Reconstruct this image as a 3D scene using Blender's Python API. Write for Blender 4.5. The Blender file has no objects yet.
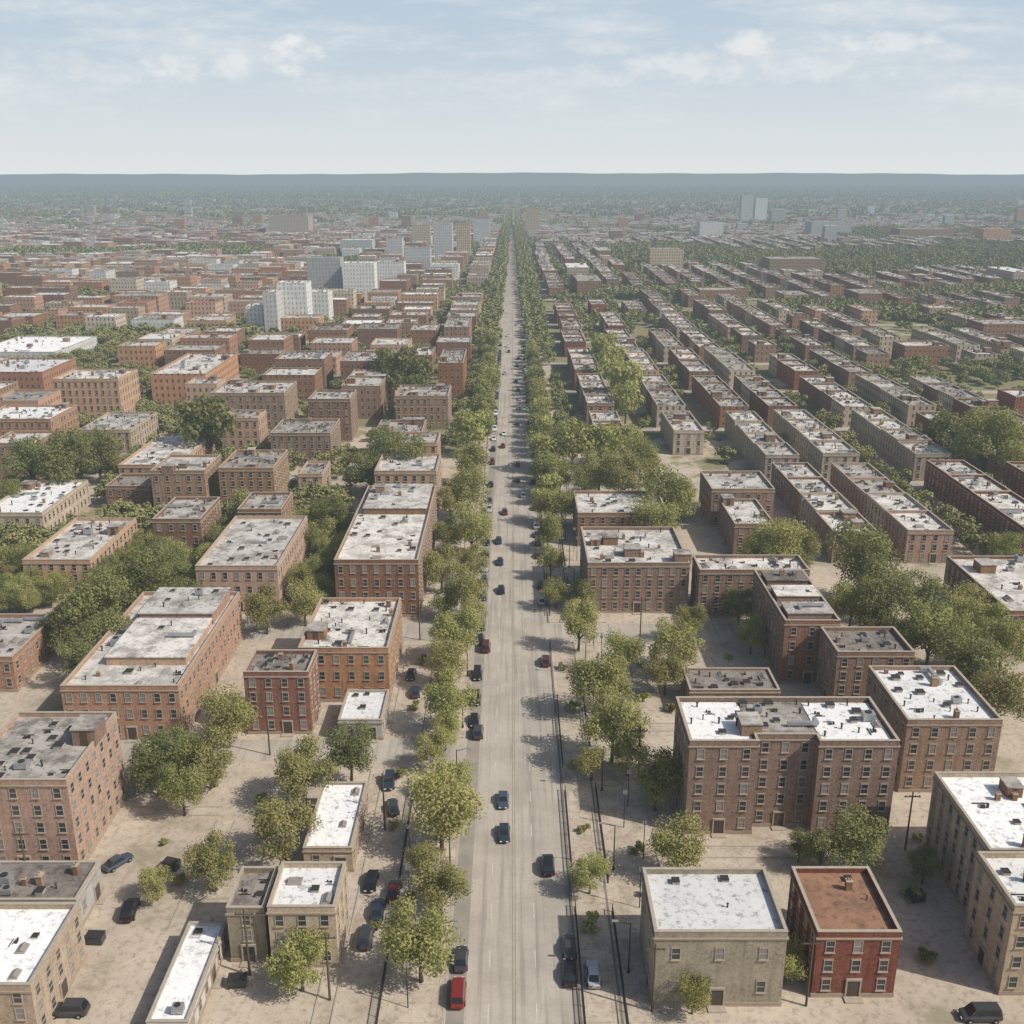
import bpy, bmesh, math, random
import numpy as np
from mathutils import Vector
R = random.Random(11)
NR = np.random.RandomState(5)
SC = bpy.context.scene
C = SC.collection
H = 95.0
P = math.atan(336/1024); SP, CP = math.sin(P), math.cos(P)

def ray(px, py):
    u = (px-512)/1024; v = (512-py)/1024
    return u, CP+v*SP, SP-v*CP
def W(px, py, z=0):
    u, f, d = ray(px, py); t = (H-z)/d
    return u*t, f*t
def zat(py, Y):
    u, f, d = ray(512, py); t = Y/f
    return H-d*t, t
def proj(x, y, z=0):
    dz = z-H
    dep = y*CP - dz*SP
    up = y*SP + dz*CP
    return 512+1024*x/dep, 512-1024*up/dep

ONES = ['', 'first','second','third','fourth','fifth','sixth','seventh','eighth','ninth','tenth','eleventh','twelfth','thirteenth','fourteenth','fifteenth','sixteenth','seventeenth','eighteenth','nineteenth']
TENS = {2:('twentieth','twenty'),3:('thirtieth','thirty'),4:('fortieth','forty'),5:('fiftieth','fifty'),6:('sixtieth','sixty'),7:('seventieth','seventy'),8:('eightieth','eighty'),9:('ninetieth','ninety')}
def nth(n):
    if n < 20: return ONES[n]
    a, b = divmod(n, 10)
    return TENS[a][0] if b == 0 else TENS[a][1]+'-'+ONES[b]

# ------------------------------------------------------------------ materials
def haze_group():  # haze painted onto surfaces: emission mixed in by distance from the origin
    g = bpy.data.node_groups.new('painted_haze', 'ShaderNodeTree')
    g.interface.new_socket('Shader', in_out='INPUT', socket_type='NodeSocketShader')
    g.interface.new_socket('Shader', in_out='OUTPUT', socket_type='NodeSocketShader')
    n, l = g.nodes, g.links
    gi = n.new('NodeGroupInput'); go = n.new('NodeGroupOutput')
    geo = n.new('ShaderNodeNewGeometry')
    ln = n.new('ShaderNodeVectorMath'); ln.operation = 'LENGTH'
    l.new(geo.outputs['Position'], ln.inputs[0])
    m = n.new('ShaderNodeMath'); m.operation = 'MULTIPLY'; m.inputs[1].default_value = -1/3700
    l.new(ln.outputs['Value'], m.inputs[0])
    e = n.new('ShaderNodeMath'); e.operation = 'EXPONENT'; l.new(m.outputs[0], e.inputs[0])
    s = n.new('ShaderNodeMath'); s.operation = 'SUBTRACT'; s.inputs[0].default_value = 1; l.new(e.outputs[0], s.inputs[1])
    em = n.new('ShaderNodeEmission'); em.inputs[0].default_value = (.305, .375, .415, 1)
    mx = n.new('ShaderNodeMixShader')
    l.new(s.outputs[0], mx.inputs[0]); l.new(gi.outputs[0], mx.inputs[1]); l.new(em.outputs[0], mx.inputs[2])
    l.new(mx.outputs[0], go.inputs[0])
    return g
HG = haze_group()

class NT:
    def __init__(s, name):
        s.m = bpy.data.materials.new(name); s.m.use_nodes = True
        s.t = s.m.node_tree; s.t.nodes.clear()
        try: s.m.cycles.emission_sampling = 'NONE'
        except Exception: pass
    def n(s, typ, **kw):
        x = s.t.nodes.new(typ)
        for k, v in kw.items(): setattr(x, k, v)
        return x
    def set(s, sock, v):
        if isinstance(v, bpy.types.NodeSocket): s.t.links.new(v, sock)
        else: sock.default_value = v
    def math(s, op, a, b=None, c=None, clamp=False):
        x = s.n('ShaderNodeMath', operation=op); x.use_clamp = clamp
        s.set(x.inputs[0], a)
        if b is not None: s.set(x.inputs[1], b)
        if c is not None: s.set(x.inputs[2], c)
        return x.outputs[0]
    def mix(s, f, a, b, blend='MIX'):
        x = s.n('ShaderNodeMixRGB', blend_type=blend)
        s.set(x.inputs[0], f)
        s.set(x.inputs[1], a if isinstance(a, bpy.types.NodeSocket) else (*a, 1))
        s.set(x.inputs[2], b if isinstance(b, bpy.types.NodeSocket) else (*b, 1))
        return x.outputs[0]
    def noise(s, vec, scale, detail=3, rough=.6):
        x = s.n('ShaderNodeTexNoise'); s.set(x.inputs['Vector'], vec)
        x.inputs['Scale'].default_value = scale; x.inputs['Detail'].default_value = detail; x.inputs['Roughness'].default_value = rough
        return x.outputs['Fac']
    def ramp(s, f, a, b):
        x = s.n('ShaderNodeMapRange', interpolation_type='SMOOTHSTEP'); s.set(x.inputs[0], f)
        x.inputs[1].default_value = a; x.inputs[2].default_value = b
        return x.outputs[0]
    def pos(s):
        return s.n('ShaderNodeNewGeometry').outputs['Position']
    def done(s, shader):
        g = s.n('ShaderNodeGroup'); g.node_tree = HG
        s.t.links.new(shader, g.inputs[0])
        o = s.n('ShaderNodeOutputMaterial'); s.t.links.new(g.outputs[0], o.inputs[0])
        return s.m
    def bsdf(s, col, rough=.8, metal=0, spec=.3, normal=None):
        if spec <= .3 and metal == 0 and rough > .55:
            b = s.n('ShaderNodeBsdfDiffuse')
            s.set(b.inputs['Color'], col if isinstance(col, bpy.types.NodeSocket) else (*col, 1))
            b.inputs['Roughness'].default_value = 0
            if normal: s.t.links.new(normal, b.inputs['Normal'])
            return b.outputs[0]
        b = s.n('ShaderNodeBsdfPrincipled')
        s.set(b.inputs['Base Color'], col if isinstance(col, bpy.types.NodeSocket) else (*col, 1))
        s.set(b.inputs['Roughness'], rough); b.inputs['Metallic'].default_value = metal
        b.inputs['Specular IOR Level'].default_value = spec
        if normal: s.t.links.new(normal, b.inputs['Normal'])
        return b.outputs[0]

def plain(name, c, rough=.7, metal=0, spec=.3, var=.25, scale=1.5):
    m = NT(name); p = m.pos()
    nz = m.noise(p, scale, 2)
    col = m.mix(nz, tuple(x*(1-var) for x in c), tuple(min(1, x*(1+var)) for x in c))
    return m.done(m.bsdf(col, rough, metal, spec))

def wall_mat(name, c1, c2, mortar, pattern=False, brick=True):
    m = NT(name)
    geo = m.n('ShaderNodeNewGeometry')
    sp = m.n('ShaderNodeSeparateXYZ'); m.set(sp.inputs[0], geo.outputs['Position'])
    sn = m.n('ShaderNodeSeparateXYZ'); m.set(sn.inputs[0], geo.outputs['True Normal'])
    ax = m.math('ABSOLUTE', sn.outputs[0]); ay = m.math('ABSOLUTE', sn.outputs[1])
    s = m.math('ADD', m.math('MULTIPLY', sp.outputs[0], ay), m.math('MULTIPLY', sp.outputs[1], ax))
    z = sp.outputs[2]
    cv = m.n('ShaderNodeCombineXYZ'); m.set(cv.inputs[0], s); m.set(cv.inputs[1], z)
    if brick and not pattern:
        b = m.n('ShaderNodeTexBrick'); m.set(b.inputs['Vector'], cv.outputs[0])
        b.inputs['Color1'].default_value = (*c1, 1); b.inputs['Color2'].default_value = (*c2, 1); b.inputs['Mortar'].default_value = (*mortar, 1)
        b.inputs['Scale'].default_value = 1; b.inputs['Brick Width'].default_value = .42; b.inputs['Row Height'].default_value = .16
        b.inputs['Mortar Size'].default_value = .018
        col = b.outputs['Color']
        col = m.mix(m.math('MULTIPLY', m.ramp(m.noise(cv.outputs[0], 2.2, 4, .75), .45, .62), .5), col, tuple(x*.5 for x in c2))
    else:
        col = m.mix(m.noise(cv.outputs[0], 3, 3), c1, c2)
    sv = m.n('ShaderNodeCombineXYZ'); m.set(sv.inputs[0], m.math('MULTIPLY', s, 1.3)); m.set(sv.inputs[1], m.math('MULTIPLY', z, .12))
    streak = m.ramp(m.noise(sv.outputs[0], 1.0, 3), .35, .75)
    col = m.mix(m.math('MULTIPLY', streak, .5), col, tuple(x*.42 for x in c1))
    blot = m.ramp(m.noise(cv.outputs[0], .35, 5, .7), .42, .68)
    col = m.mix(m.math('MULTIPLY', blot, .4), col, tuple(min(1, x*1.4+.05) for x in c2))
    oi = m.n('ShaderNodeObjectInfo')
    hs = m.n('ShaderNodeHueSaturation'); m.set(hs.inputs['Color'], col)
    m.set(hs.inputs['Value'], m.math('MULTIPLY_ADD', oi.outputs['Random'], .4, .85))
    m.set(hs.inputs['Hue'], m.math('MULTIPLY_ADD', oi.outputs['Random'], .018, .494))
    r2 = m.math('FRACT', m.math('MULTIPLY', oi.outputs['Random'], 17.3))
    m.set(hs.inputs['Saturation'], m.math('MULTIPLY_ADD', r2, .35, .82))
    col = hs.outputs[0]
    if pattern:
        wf = .85 if brick else .5
        fs = m.math('FRACT', m.math('DIVIDE', s, 2.5)); fz = m.math('FRACT', m.math('DIVIDE', z, 3.1))
        a = m.math('MULTIPLY', m.math('GREATER_THAN', fs, .32), m.math('LESS_THAN', fs, .66))
        c = m.math('MULTIPLY', m.math('GREATER_THAN', fz, .3), m.math('LESS_THAN', fz, .78))
        vert = m.math('LESS_THAN', m.math('ABSOLUTE', sn.outputs[2]), .5)
        win = m.math('MULTIPLY', m.math('MULTIPLY', a, c), vert)
        a2 = m.math('MULTIPLY', m.math('GREATER_THAN', fs, .27), m.math('LESS_THAN', fs, .71))
        c2_ = m.math('MULTIPLY', m.math('GREATER_THAN', fz, .22), m.math('LESS_THAN', fz, .84))
        fr = m.math('MULTIPLY', m.math('MULTIPLY', a2, c2_), vert)
        col = m.mix(m.math('MULTIPLY', fr, .45*wf), col, (.42, .37, .31))
        col = m.mix(m.math('MULTIPLY', win, wf), col, (.05, .05, .05) if brick else (.12,.13,.14))
    return m.done(m.bsdf(col, .85, 0, .2))

def roof_mat(name, light, dark, lo=.42, hi=.62):
    m = NT(name); p = m.pos()
    oi = m.n('ShaderNodeObjectInfo')
    n1 = m.ramp(m.noise(p, .22, 6, .75), lo, hi)
    col = m.mix(n1, light, dark)
    n2 = m.ramp(m.noise(p, 1.1, 5, .75), .52, .64)
    col = m.mix(m.math('MULTIPLY', n2, .7), col, tuple(x*.45 for x in dark))
    v = m.n('ShaderNodeTexVoronoi', distance='CHEBYCHEV'); m.set(v.inputs['Vector'], p); v.inputs['Scale'].default_value = .28
    bw = m.n('ShaderNodeRGBToBW'); m.set(bw.inputs[0], v.outputs['Color'])
    col = m.mix(m.math('MULTIPLY', m.ramp(bw.outputs[0], .3, .8), .3), col, tuple(min(.85, x*1.2) for x in light))
    hs = m.n('ShaderNodeHueSaturation'); m.set(hs.inputs['Color'], col)
    m.set(hs.inputs['Value'], m.math('MULTIPLY_ADD', oi.outputs['Random'], .35, .78))
    return m.done(m.bsdf(hs.outputs[0], .9, 0, .15))

M = {}
BR = {'red':((.27,.085,.05),(.19,.06,.038),(.28,.20,.15)),
      'brown':((.29,.16,.102),(.20,.108,.07),(.33,.26,.195)),
      'pink':((.46,.27,.185),(.35,.19,.128),(.46,.36,.27)),
      'tan':((.46,.37,.27),(.38,.30,.22),(.48,.40,.31)),
      'olive':((.34,.29,.20),(.27,.23,.16),(.38,.33,.25)),
      'orange':((.44,.235,.14),(.33,.17,.105),(.42,.33,.24))}
for k, (a, b, c) in BR.items():
    M['w_'+k] = wall_mat(k+'_brick', a, b, c)
    M['f_'+k] = wall_mat(k+'_brick_far', a, b, c, pattern=True)
M['w_white'] = wall_mat('pale_render', (.62,.61,.57), (.50,.49,.46), (.5,.5,.5), brick=False)
M['f_white'] = wall_mat('pale_render_far', (.60,.59,.56), (.48,.475,.45), (.5,.5,.5), pattern=True, brick=False)
M['w_grey'] = wall_mat('grey_render', (.40,.40,.385), (.32,.32,.31), (.5,.5,.5), brick=False)
M['f_grey'] = wall_mat('grey_render_far', (.42,.42,.41), (.34,.34,.33), (.5,.5,.5), pattern=True, brick=False)
M['r_white'] = roof_mat('white_roof', (.70,.70,.69), (.44,.43,.41), .52, .76)
M['r_pale'] = roof_mat('pale_gravel_roof', (.57,.55,.51), (.27,.25,.225))
M['r_grey'] = roof_mat('grey_gravel_roof', (.40,.375,.34), (.17,.155,.14))
M['r_tar'] = roof_mat('tar_roof', (.24,.215,.19), (.11,.10,.09))
M['r_rust'] = roof_mat('rust_roof', (.31,.18,.115), (.20,.12,.085))
M['r_red'] = roof_mat('red_roof', (.40,.16,.13), (.30,.13,.11))
M['stone'] = plain('limestone_trim', (.36,.31,.25))
M['sill'] = plain('sill_stone', (.33,.26,.20))
M['frame'] = plain('painted_window_frame', (.38,.34,.285), .6)
M['glass'] = plain('dark_window_glass', (.045,.045,.046), .15, 0, .6, .5, .35)
M['blind'] = plain('drawn_window_blind', (.22,.20,.18), .5, 0, .4)
M['metal'] = plain('galvanised_metal', (.42,.42,.42), .45, .6)
M['dmetal'] = plain('dark_iron', (.045,.043,.04), .6, .3)
M['door'] = plain('painted_door', (.10,.07,.05), .6)
M['conc'] = plain('rooftop_concrete', (.34,.31,.28), .9)
M['bark'] = plain('tree_bark', (.11,.09,.065), .95, 0, .1, .4, 3)
M['tyre'] = plain('tyre_rubber', (.02,.02,.02), .8)
M['rim'] = plain('wheel_rim', (.45,.45,.46), .35, .8)
M['cglass'] = plain('car_glass', (.015,.018,.022), .06, 0, .7)
M['lamp'] = plain('headlight_lens', (.75,.75,.72), .2)
M['tail'] = plain('tail_light_lens', (.35,.02,.02), .3)
M['paint'] = plain('road_paint', (.50,.48,.43), .8, 0, .2, .35, .8)
M['ypaint'] = plain('yellow_road_paint', (.27,.245,.19), .8, 0, .2, .35, .8)
for k, c in {'navy':(.03,.04,.06), 'black':(.015,.015,.018), 'charcoal':(.05,.052,.055), 'silver':(.40,.41,.42), 'white':(.68,.68,.67), 'red':(.20,.025,.02), 'maroon':(.10,.02,.018), 'blue':(.055,.075,.105), 'beige':(.36,.32,.26)}.items():
    M['c_'+k] = plain(k+'_car_paint', c, .3, .15, .6, .12)

def leaf_mat(name, c1, c2, c3, tl=.3):
    m = NT(name)
    geo = m.n('ShaderNodeNewGeometry'); oi = m.n('ShaderNodeObjectInfo')
    col = m.mix(geo.outputs['Random Per Island'], c1, c2)
    nz = m.ramp(m.noise(geo.outputs['Position'], .3 if tl else .06, 2), .38, .62)
    col = m.mix(m.math('MULTIPLY', nz, .6), col, c3)
    hs = m.n('ShaderNodeHueSaturation'); m.set(hs.inputs['Color'], col)
    m.set(hs.inputs['Hue'], m.math('MULTIPLY_ADD', oi.outputs['Random'], .03, .488))
    m.set(hs.inputs['Value'], m.math('MULTIPLY_ADD', m.math('FRACT', m.math('MULTIPLY', oi.outputs['Random'], 9.7)), .4, .85))
    d = m.bsdf(hs.outputs[0], .75, 0, .15)
    if not tl: return m.done(d)
    tr = m.n('ShaderNodeBsdfTranslucent'); m.set(tr.inputs[0], hs.outputs[0])
    mx = m.n('ShaderNodeMixShader'); mx.inputs[0].default_value = tl
    m.t.links.new(d, mx.inputs[1]); m.t.links.new(tr.outputs[0], mx.inputs[2])
    return m.done(mx.outputs[0])
M['leaf'] = leaf_mat('olive_foliage', (.335,.32,.12), (.245,.245,.09), (.43,.40,.17), .38)
M['leafd'] = leaf_mat('deep_green_foliage', (.22,.225,.09), (.155,.17,.07), (.30,.29,.12), .38)
M['leaff'] = leaf_mat('distant_foliage', (.20,.20,.085), (.135,.145,.063), (.275,.26,.115), 0)

# ------------------------------------------------------------------ mesh helpers
class MB:
    def __init__(s): s.v = []; s.f = []; s.mi = []
    def quad(s, a, b, c, d, mi=0):
        k = len(s.v); s.v += [a, b, c, d]; s.f.append((k, k+1, k+2, k+3)); s.mi.append(mi)
    def poly(s, pts, mi=0):
        k = len(s.v); s.v += pts; s.f.append(tuple(range(k, k+len(pts)))); s.mi.append(mi)
    def box(s, x0, x1, y0, y1, z0, z1, mi=0, bottom=True):
        k = len(s.v)
        s.v += [(x0,y0,z0),(x1,y0,z0),(x1,y1,z0),(x0,y1,z0),(x0,y0,z1),(x1,y0,z1),(x1,y1,z1),(x0,y1,z1)]
        fs = [(0,1,5,4),(1,2,6,5),(2,3,7,6),(3,0,4,7),(4,5,6,7)]
        if bottom: fs.append((3,2,1,0))
        for f in fs: s.f.append(tuple(k+i for i in f)); s.mi.append(mi)
    def tube(s, a, b, r0, r1, n=8, mi=0, cap=True):
        a = Vector(a); b = Vector(b); d = (b-a).normalized()
        u = d.orthogonal().normalized(); w = d.cross(u)
        k = len(s.v)
        for p, r in ((a, r0), (b, r1)):
            for i in range(n):
                t = 2*math.pi*i/n
                s.v.append(tuple(p+u*(r*math.cos(t))+w*(r*math.sin(t))))
        for i in range(n):
            j = (i+1) % n
            s.f.append((k+i, k+j, k+n+j, k+n+i)); s.mi.append(mi)
        if cap:
            s.f.append(tuple(k+n+i for i in range(n))); s.mi.append(mi)
            s.f.append(tuple(k+n-1-i for i in range(n))); s.mi.append(mi)
    def mesh(s, name, mats):
        me = bpy.data.meshes.new(name); me.from_pydata(s.v, [], s.f)
        for m in mats: me.materials.append(m)
        if len(mats) > 1: me.polygons.foreach_set('material_index', s.mi)
        me.update(); return me
def ob(name, me, parent=None, loc=(0,0,0), rz=0, sc=None):
    o = bpy.data.objects.new(name, me); C.objects.link(o)
    o.location = loc
    if rz: o.rotation_euler = (0, 0, rz)
    if sc: o.scale = sc
    if parent: o.parent = parent
    return o
def tag(o, label, cat, group=None):
    o['label'] = label; o['category'] = cat
    if group: o['group'] = group
    return o
def struct(name, mb, mat, label=None):
    o = ob(name, mb.mesh(name, [mat])); o['kind'] = 'structure'
    o['category'] = name.replace('_', ' ')
    if label: o['label'] = label
    return o
def npmesh(name, verts, mats, mi=None, k=4):
    me = bpy.data.meshes.new(name); n = len(verts)
    me.vertices.add(n); me.vertices.foreach_set('co', verts.astype(np.float32).ravel())
    nf = n//k
    me.loops.add(n); me.loops.foreach_set('vertex_index', np.arange(n, dtype=np.int32))
    me.polygons.add(nf); me.polygons.foreach_set('loop_start', np.arange(nf, dtype=np.int32)*k)
    for m in mats: me.materials.append(m)
    if mi is not None: me.polygons.foreach_set('material_index', mi.astype(np.int32))
    me.update(calc_edges=True); return me

# ------------------------------------------------------------------ ground and roads
def ground_material():
    m = NT('city_ground'); p = m.pos()
    sp = m.n('ShaderNodeSeparateXYZ'); m.set(sp.inputs[0], p)
    n1 = m.noise(p, .05, 6, .68); n2 = m.noise(p, .9, 6, .8); n3 = m.noise(p, .006, 4)
    tan = m.mix(m.ramp(n1, .35, .65), (.50,.43,.345), (.37,.315,.25))
    tan = m.mix(m.math('MULTIPLY', m.ramp(n2, .47, .66), .7), tan, (.22,.185,.145))
    tan = m.mix(m.math('MULTIPLY', m.ramp(n1, .54, .64), .6), tan, (.22,.20,.13))
    grass = m.mix(n2, (.14,.14,.06), (.30,.26,.16))
    yf = m.ramp(sp.outputs[1], 170, 480)
    g = m.math('MULTIPLY_ADD', yf, .28, m.math('SUBTRACT', n1, .18))
    col = m.mix(m.ramp(g, .46, .56), tan, grass)
    far = m.ramp(sp.outputs[1], 1300, 3200)
    dirt = m.mix(m.ramp(n3, .42, .6), (.09,.108,.058), (.18,.17,.11))
    col = m.mix(far, col, dirt)
    vfar = m.ramp(sp.outputs[1], 4200, 7000)
    col = m.mix(vfar, col, m.mix(m.ramp(n3, .45, .62), (.045,.065,.045), (.10,.115,.075)))
    return m.done(m.bsdf(col, .95, 0, .1))
M['ground'] = ground_material()
def road_material():
    m = NT('worn_pale_asphalt'); p = m.pos()
    n1 = m.noise(p, .12, 5, .68); n2 = m.noise(p, 2.2, 4, .75)
    sc = m.n('ShaderNodeVectorMath', operation='MULTIPLY'); m.set(sc.inputs[0], p); sc.inputs[1].default_value = (1.1, .03, 1)
    st = m.noise(sc.outputs[0], 1, 4)
    col = m.mix(m.ramp(n1, .35, .7), (.43,.39,.33), (.34,.305,.26))
    col = m.mix(m.math('MULTIPLY', m.ramp(st, .46, .68), .6), col, (.22,.20,.175))
    col = m.mix(m.math('MULTIPLY', m.ramp(n2, .5, .8), .6), col, (.20,.18,.155))
    sp = m.n('ShaderNodeSeparateXYZ'); m.set(sp.inputs[0], p)
    col = m.mix(m.math('MULTIPLY', m.ramp(sp.outputs[1], 500, 1400), .4), col, (.20,.185,.15))
    return m.done(m.bsdf(col, .9, 0, .15))
M['road'] = road_material()
def walk_material():
    m = NT('sandy_paving'); p = m.pos()
    b = m.n('ShaderNodeTexBrick'); m.set(b.inputs['Vector'], p); b.offset = 0
    b.inputs['Color1'].default_value = (.50,.43,.345,1); b.inputs['Color2'].default_value = (.44,.375,.30,1); b.inputs['Mortar'].default_value = (.36,.31,.25,1)
    b.inputs['Scale'].default_value = 1; b.inputs['Brick Width'].default_value = 3.; b.inputs['Row Height'].default_value = 3.; b.inputs['Mortar Size'].default_value = .04
    n = m.noise(p, .3, 6, .75)
    col = m.mix(m.math('MULTIPLY', m.ramp(n, .42, .66), .7), b.outputs[0], (.27,.23,.175))
    col = m.mix(m.math('MULTIPLY', m.ramp(m.noise(p, 1.4, 4, .75), .52, .66), .5), col, (.15,.135,.10))
    return m.done(m.bsdf(col, .9, 0, .15))
M['walk'] = walk_material()
M['kerb'] = plain('kerb_stone', (.36,.33,.28))
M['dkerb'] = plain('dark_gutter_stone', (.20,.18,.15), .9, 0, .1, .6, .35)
M['lay'] = plain('dark_asphalt', (.27,.245,.21), .9, 0, .2, .3, .4)

g = MB()
xs = [-9000,-3000,-1000,-300,300,1000,3000,9000]; ys = [-300,300,1000,3000,13000]
for i in range(len(xs)-1):
    for j in range(len(ys)-1):
        g.quad((xs[i],ys[j],0),(xs[i+1],ys[j],0),(xs[i+1],ys[j+1],0),(xs[i],ys[j+1],0))
struct('ground', g, M['ground'])
g = MB(); g.quad((-8,-50,.004),(8,-50,.004),(8,2600,.004),(-8,2600,.004)); struct('avenue', g, M['road'])
g = MB(); g.quad((-7.9,-50,.008),(-5.7,-50,.008),(-5.7,620,.008),(-7.9,620,.008)); struct('parking_lane', g, M['lay'])
g = MB()
y = 60
while y < 900:
    g.quad((2.9,y,.008),(3.02,y,.008),(3.02,y+3,.008),(2.9,y+3,.008)); g.quad((-2.9,y,.008),(-2.78,y,.008),(-2.78,y+3,.008),(-2.9,y+3,.008)); y += 9
struct('lane_marking', g, M['paint'])
g = MB()
for a in (0.0, .35): g.quad((a,60,.008),(a+.14,60,.008),(a+.14,1500,.008),(a,1500,.008))
struct('centre_marking', g, M['ypaint'])
CROSS = [(205, 9)]+[(317.3+75*k, 7) for k in range(9)]
g = MB()
for cy, w in CROSS:
    g.quad((8,cy-w/2,.005),(600,cy-w/2,.005),(600,cy+w/2,.005),(8,cy+w/2,.005))
    if cy < 210 or cy > 600: g.quad((-600,cy-w/2,.005),(-8,cy-w/2,.005),(-8,cy+w/2,.005),(-600,cy+w/2,.005))
g.quad((-260,153,.005),(-8,153,.005),(-8,160,.005),(-260,160,.005))
struct('cross_street', g, M['road'])
def walk_segs(side):
    cuts = [(cy-w/2-.5, cy+w/2+.5) for cy, w in CROSS if side > 0 or cy < 210 or cy > 600]
    if side < 0: cuts = [(152.5, 160.5)]+cuts
    cur = 40; out = []
    for a, b in sorted(cuts): out.append((cur, a)); cur = b
    out.append((cur, 1500)); return out
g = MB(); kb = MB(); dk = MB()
for a, b in walk_segs(-1):
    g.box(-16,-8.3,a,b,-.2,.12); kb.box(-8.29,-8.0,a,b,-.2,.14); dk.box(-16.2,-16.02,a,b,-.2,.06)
for a, b in walk_segs(1):
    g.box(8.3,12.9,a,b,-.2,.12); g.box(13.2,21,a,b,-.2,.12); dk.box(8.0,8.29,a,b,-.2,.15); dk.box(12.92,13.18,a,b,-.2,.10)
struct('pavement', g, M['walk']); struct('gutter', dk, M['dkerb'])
# edged paths across the lots
pt = MB()
def pathrect(x0, x1, y0, y1):
    pt.quad((x0,y0,.006),(x1,y0,.006),(x1,y1,.006),(x0,y1,.006))
    if x1-x0 < y1-y0:
        kb.box(x0-.22,x0-.01,y0,y1,-.1,.12); kb.box(x1+.01,x1+.22,y0,y1,-.1,.12)
    else:
        kb.box(x0,x1,y0-.22,y0-.01,-.1,.12); kb.box(x0,x1,y1+.01,y1+.22,-.1,.12)
for r_ in [(-23.5,-21.5,95,150),(-33,-30.5,124,152.5),(-45.5,-43,112,136),(-60,-45.8,137.5,139.5),(-42.8,-33.5,118,120.5),(-30,-28,163,172),(21.5,24,112,133),(25.5,55,127,129.5),(24.5,42,163,165.5),(24.5,40,178,180.5),(27,29,181,198),(44,46.5,112,126),(-24,-22,163,198),(22.5,24,182,198)]: pathrect(*r_)
struct('path', pt, M['walk']); struct('kerb', kb, M['kerb'])

def hills():
    xs = np.linspace(-11000, 11000, 260); D = [11400, 12400, 12900, 14600]
    mb = MB(); rows = []
    for r, yy in enumerate(D):
        row = []
        for x in xs:
            h = 122+8*math.sin(x/1900+1)+5*math.sin(x/700+2.2)+3*math.sin(x/230)+2*math.sin(x/97+.4)
            row.append((x, yy, [-5, h*.8, h, 40][r]))
        rows.append(row)
    for r in range(3):
        for i in range(len(xs)-1):
            mb.quad(rows[r][i], rows[r][i+1], rows[r+1][i+1], rows[r+1][i])
    struct('hills', mb, M['leaff'])
hills()

# ------------------------------------------------------------------ building kit
def win_mesh(name, w, h, glassmat, with_pane=True):
    b = MB()
    f = .08
    b.box(-w/2, -w/2+f, -.08, .03, 0, h, 0); b.box(w/2-f, w/2, -.08, .03, 0, h, 0)
    b.box(-w/2+f, w/2-f, -.08, .03, 0, f, 0); b.box(-w/2+f, w/2-f, -.08, .03, h-f, h, 0)
    b.box(-w/2+f, w/2-f, -.06, .03, h*.5-.04, h*.5+.04, 0)
    b.box(-w/2-.1, w/2+.1, -.18, .03, -.12, -.002, 1)
    b.box(-w/2-.08, w/2+.08, -.06, .03, h+.002, h+.17, 1)
    if with_pane: b.quad((-w/2+f,-.025,f),(w/2-f,-.025,f),(w/2-f,-.025,h-f),(-w/2+f,-.025,h-f), 2)
    return b.mesh(name, [M['frame'], M['sill'], glassmat])
WW, WH = 1.1, 1.7
WIN = [win_mesh('window', WW, WH, M['glass']), win_mesh('window_blind', WW, WH, M['blind'])]
WINN = win_mesh('window_frame', WW, WH, M['glass'], False)
def pane_mesh(m):
    b = MB(); b.quad((-WW/2+.08,-.025,.08),(WW/2-.08,-.025,.08),(WW/2-.08,-.025,WH-.08),(-WW/2+.08,-.025,WH-.08)); return b.mesh('pane', [m])
PANE = [pane_mesh(M['glass']), pane_mesh(M['glass']), pane_mesh(M['glass']), pane_mesh(M['blind'])]
def door_mesh():
    b = MB(); b.box(-.75,.75,-.1,.05,0,2.5,0); b.box(-.95,-.752,-.16,.05,0,2.5,1); b.box(.752,.95,-.16,.05,0,2.5,1); b.box(-.95,.95,-.2,.05,2.502,2.8,1)
    b.box(-1.1,1.1,-1.1,.05,-.2,.17,1); b.quad((-.5,-.105,1.3),(.5,-.105,1.3),(.5,-.105,2.2),(-.5,-.105,2.2),2)
    return b.mesh('door', [M['door'], M['stone'], M['glass']])
DOOR = door_mesh()
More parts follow.
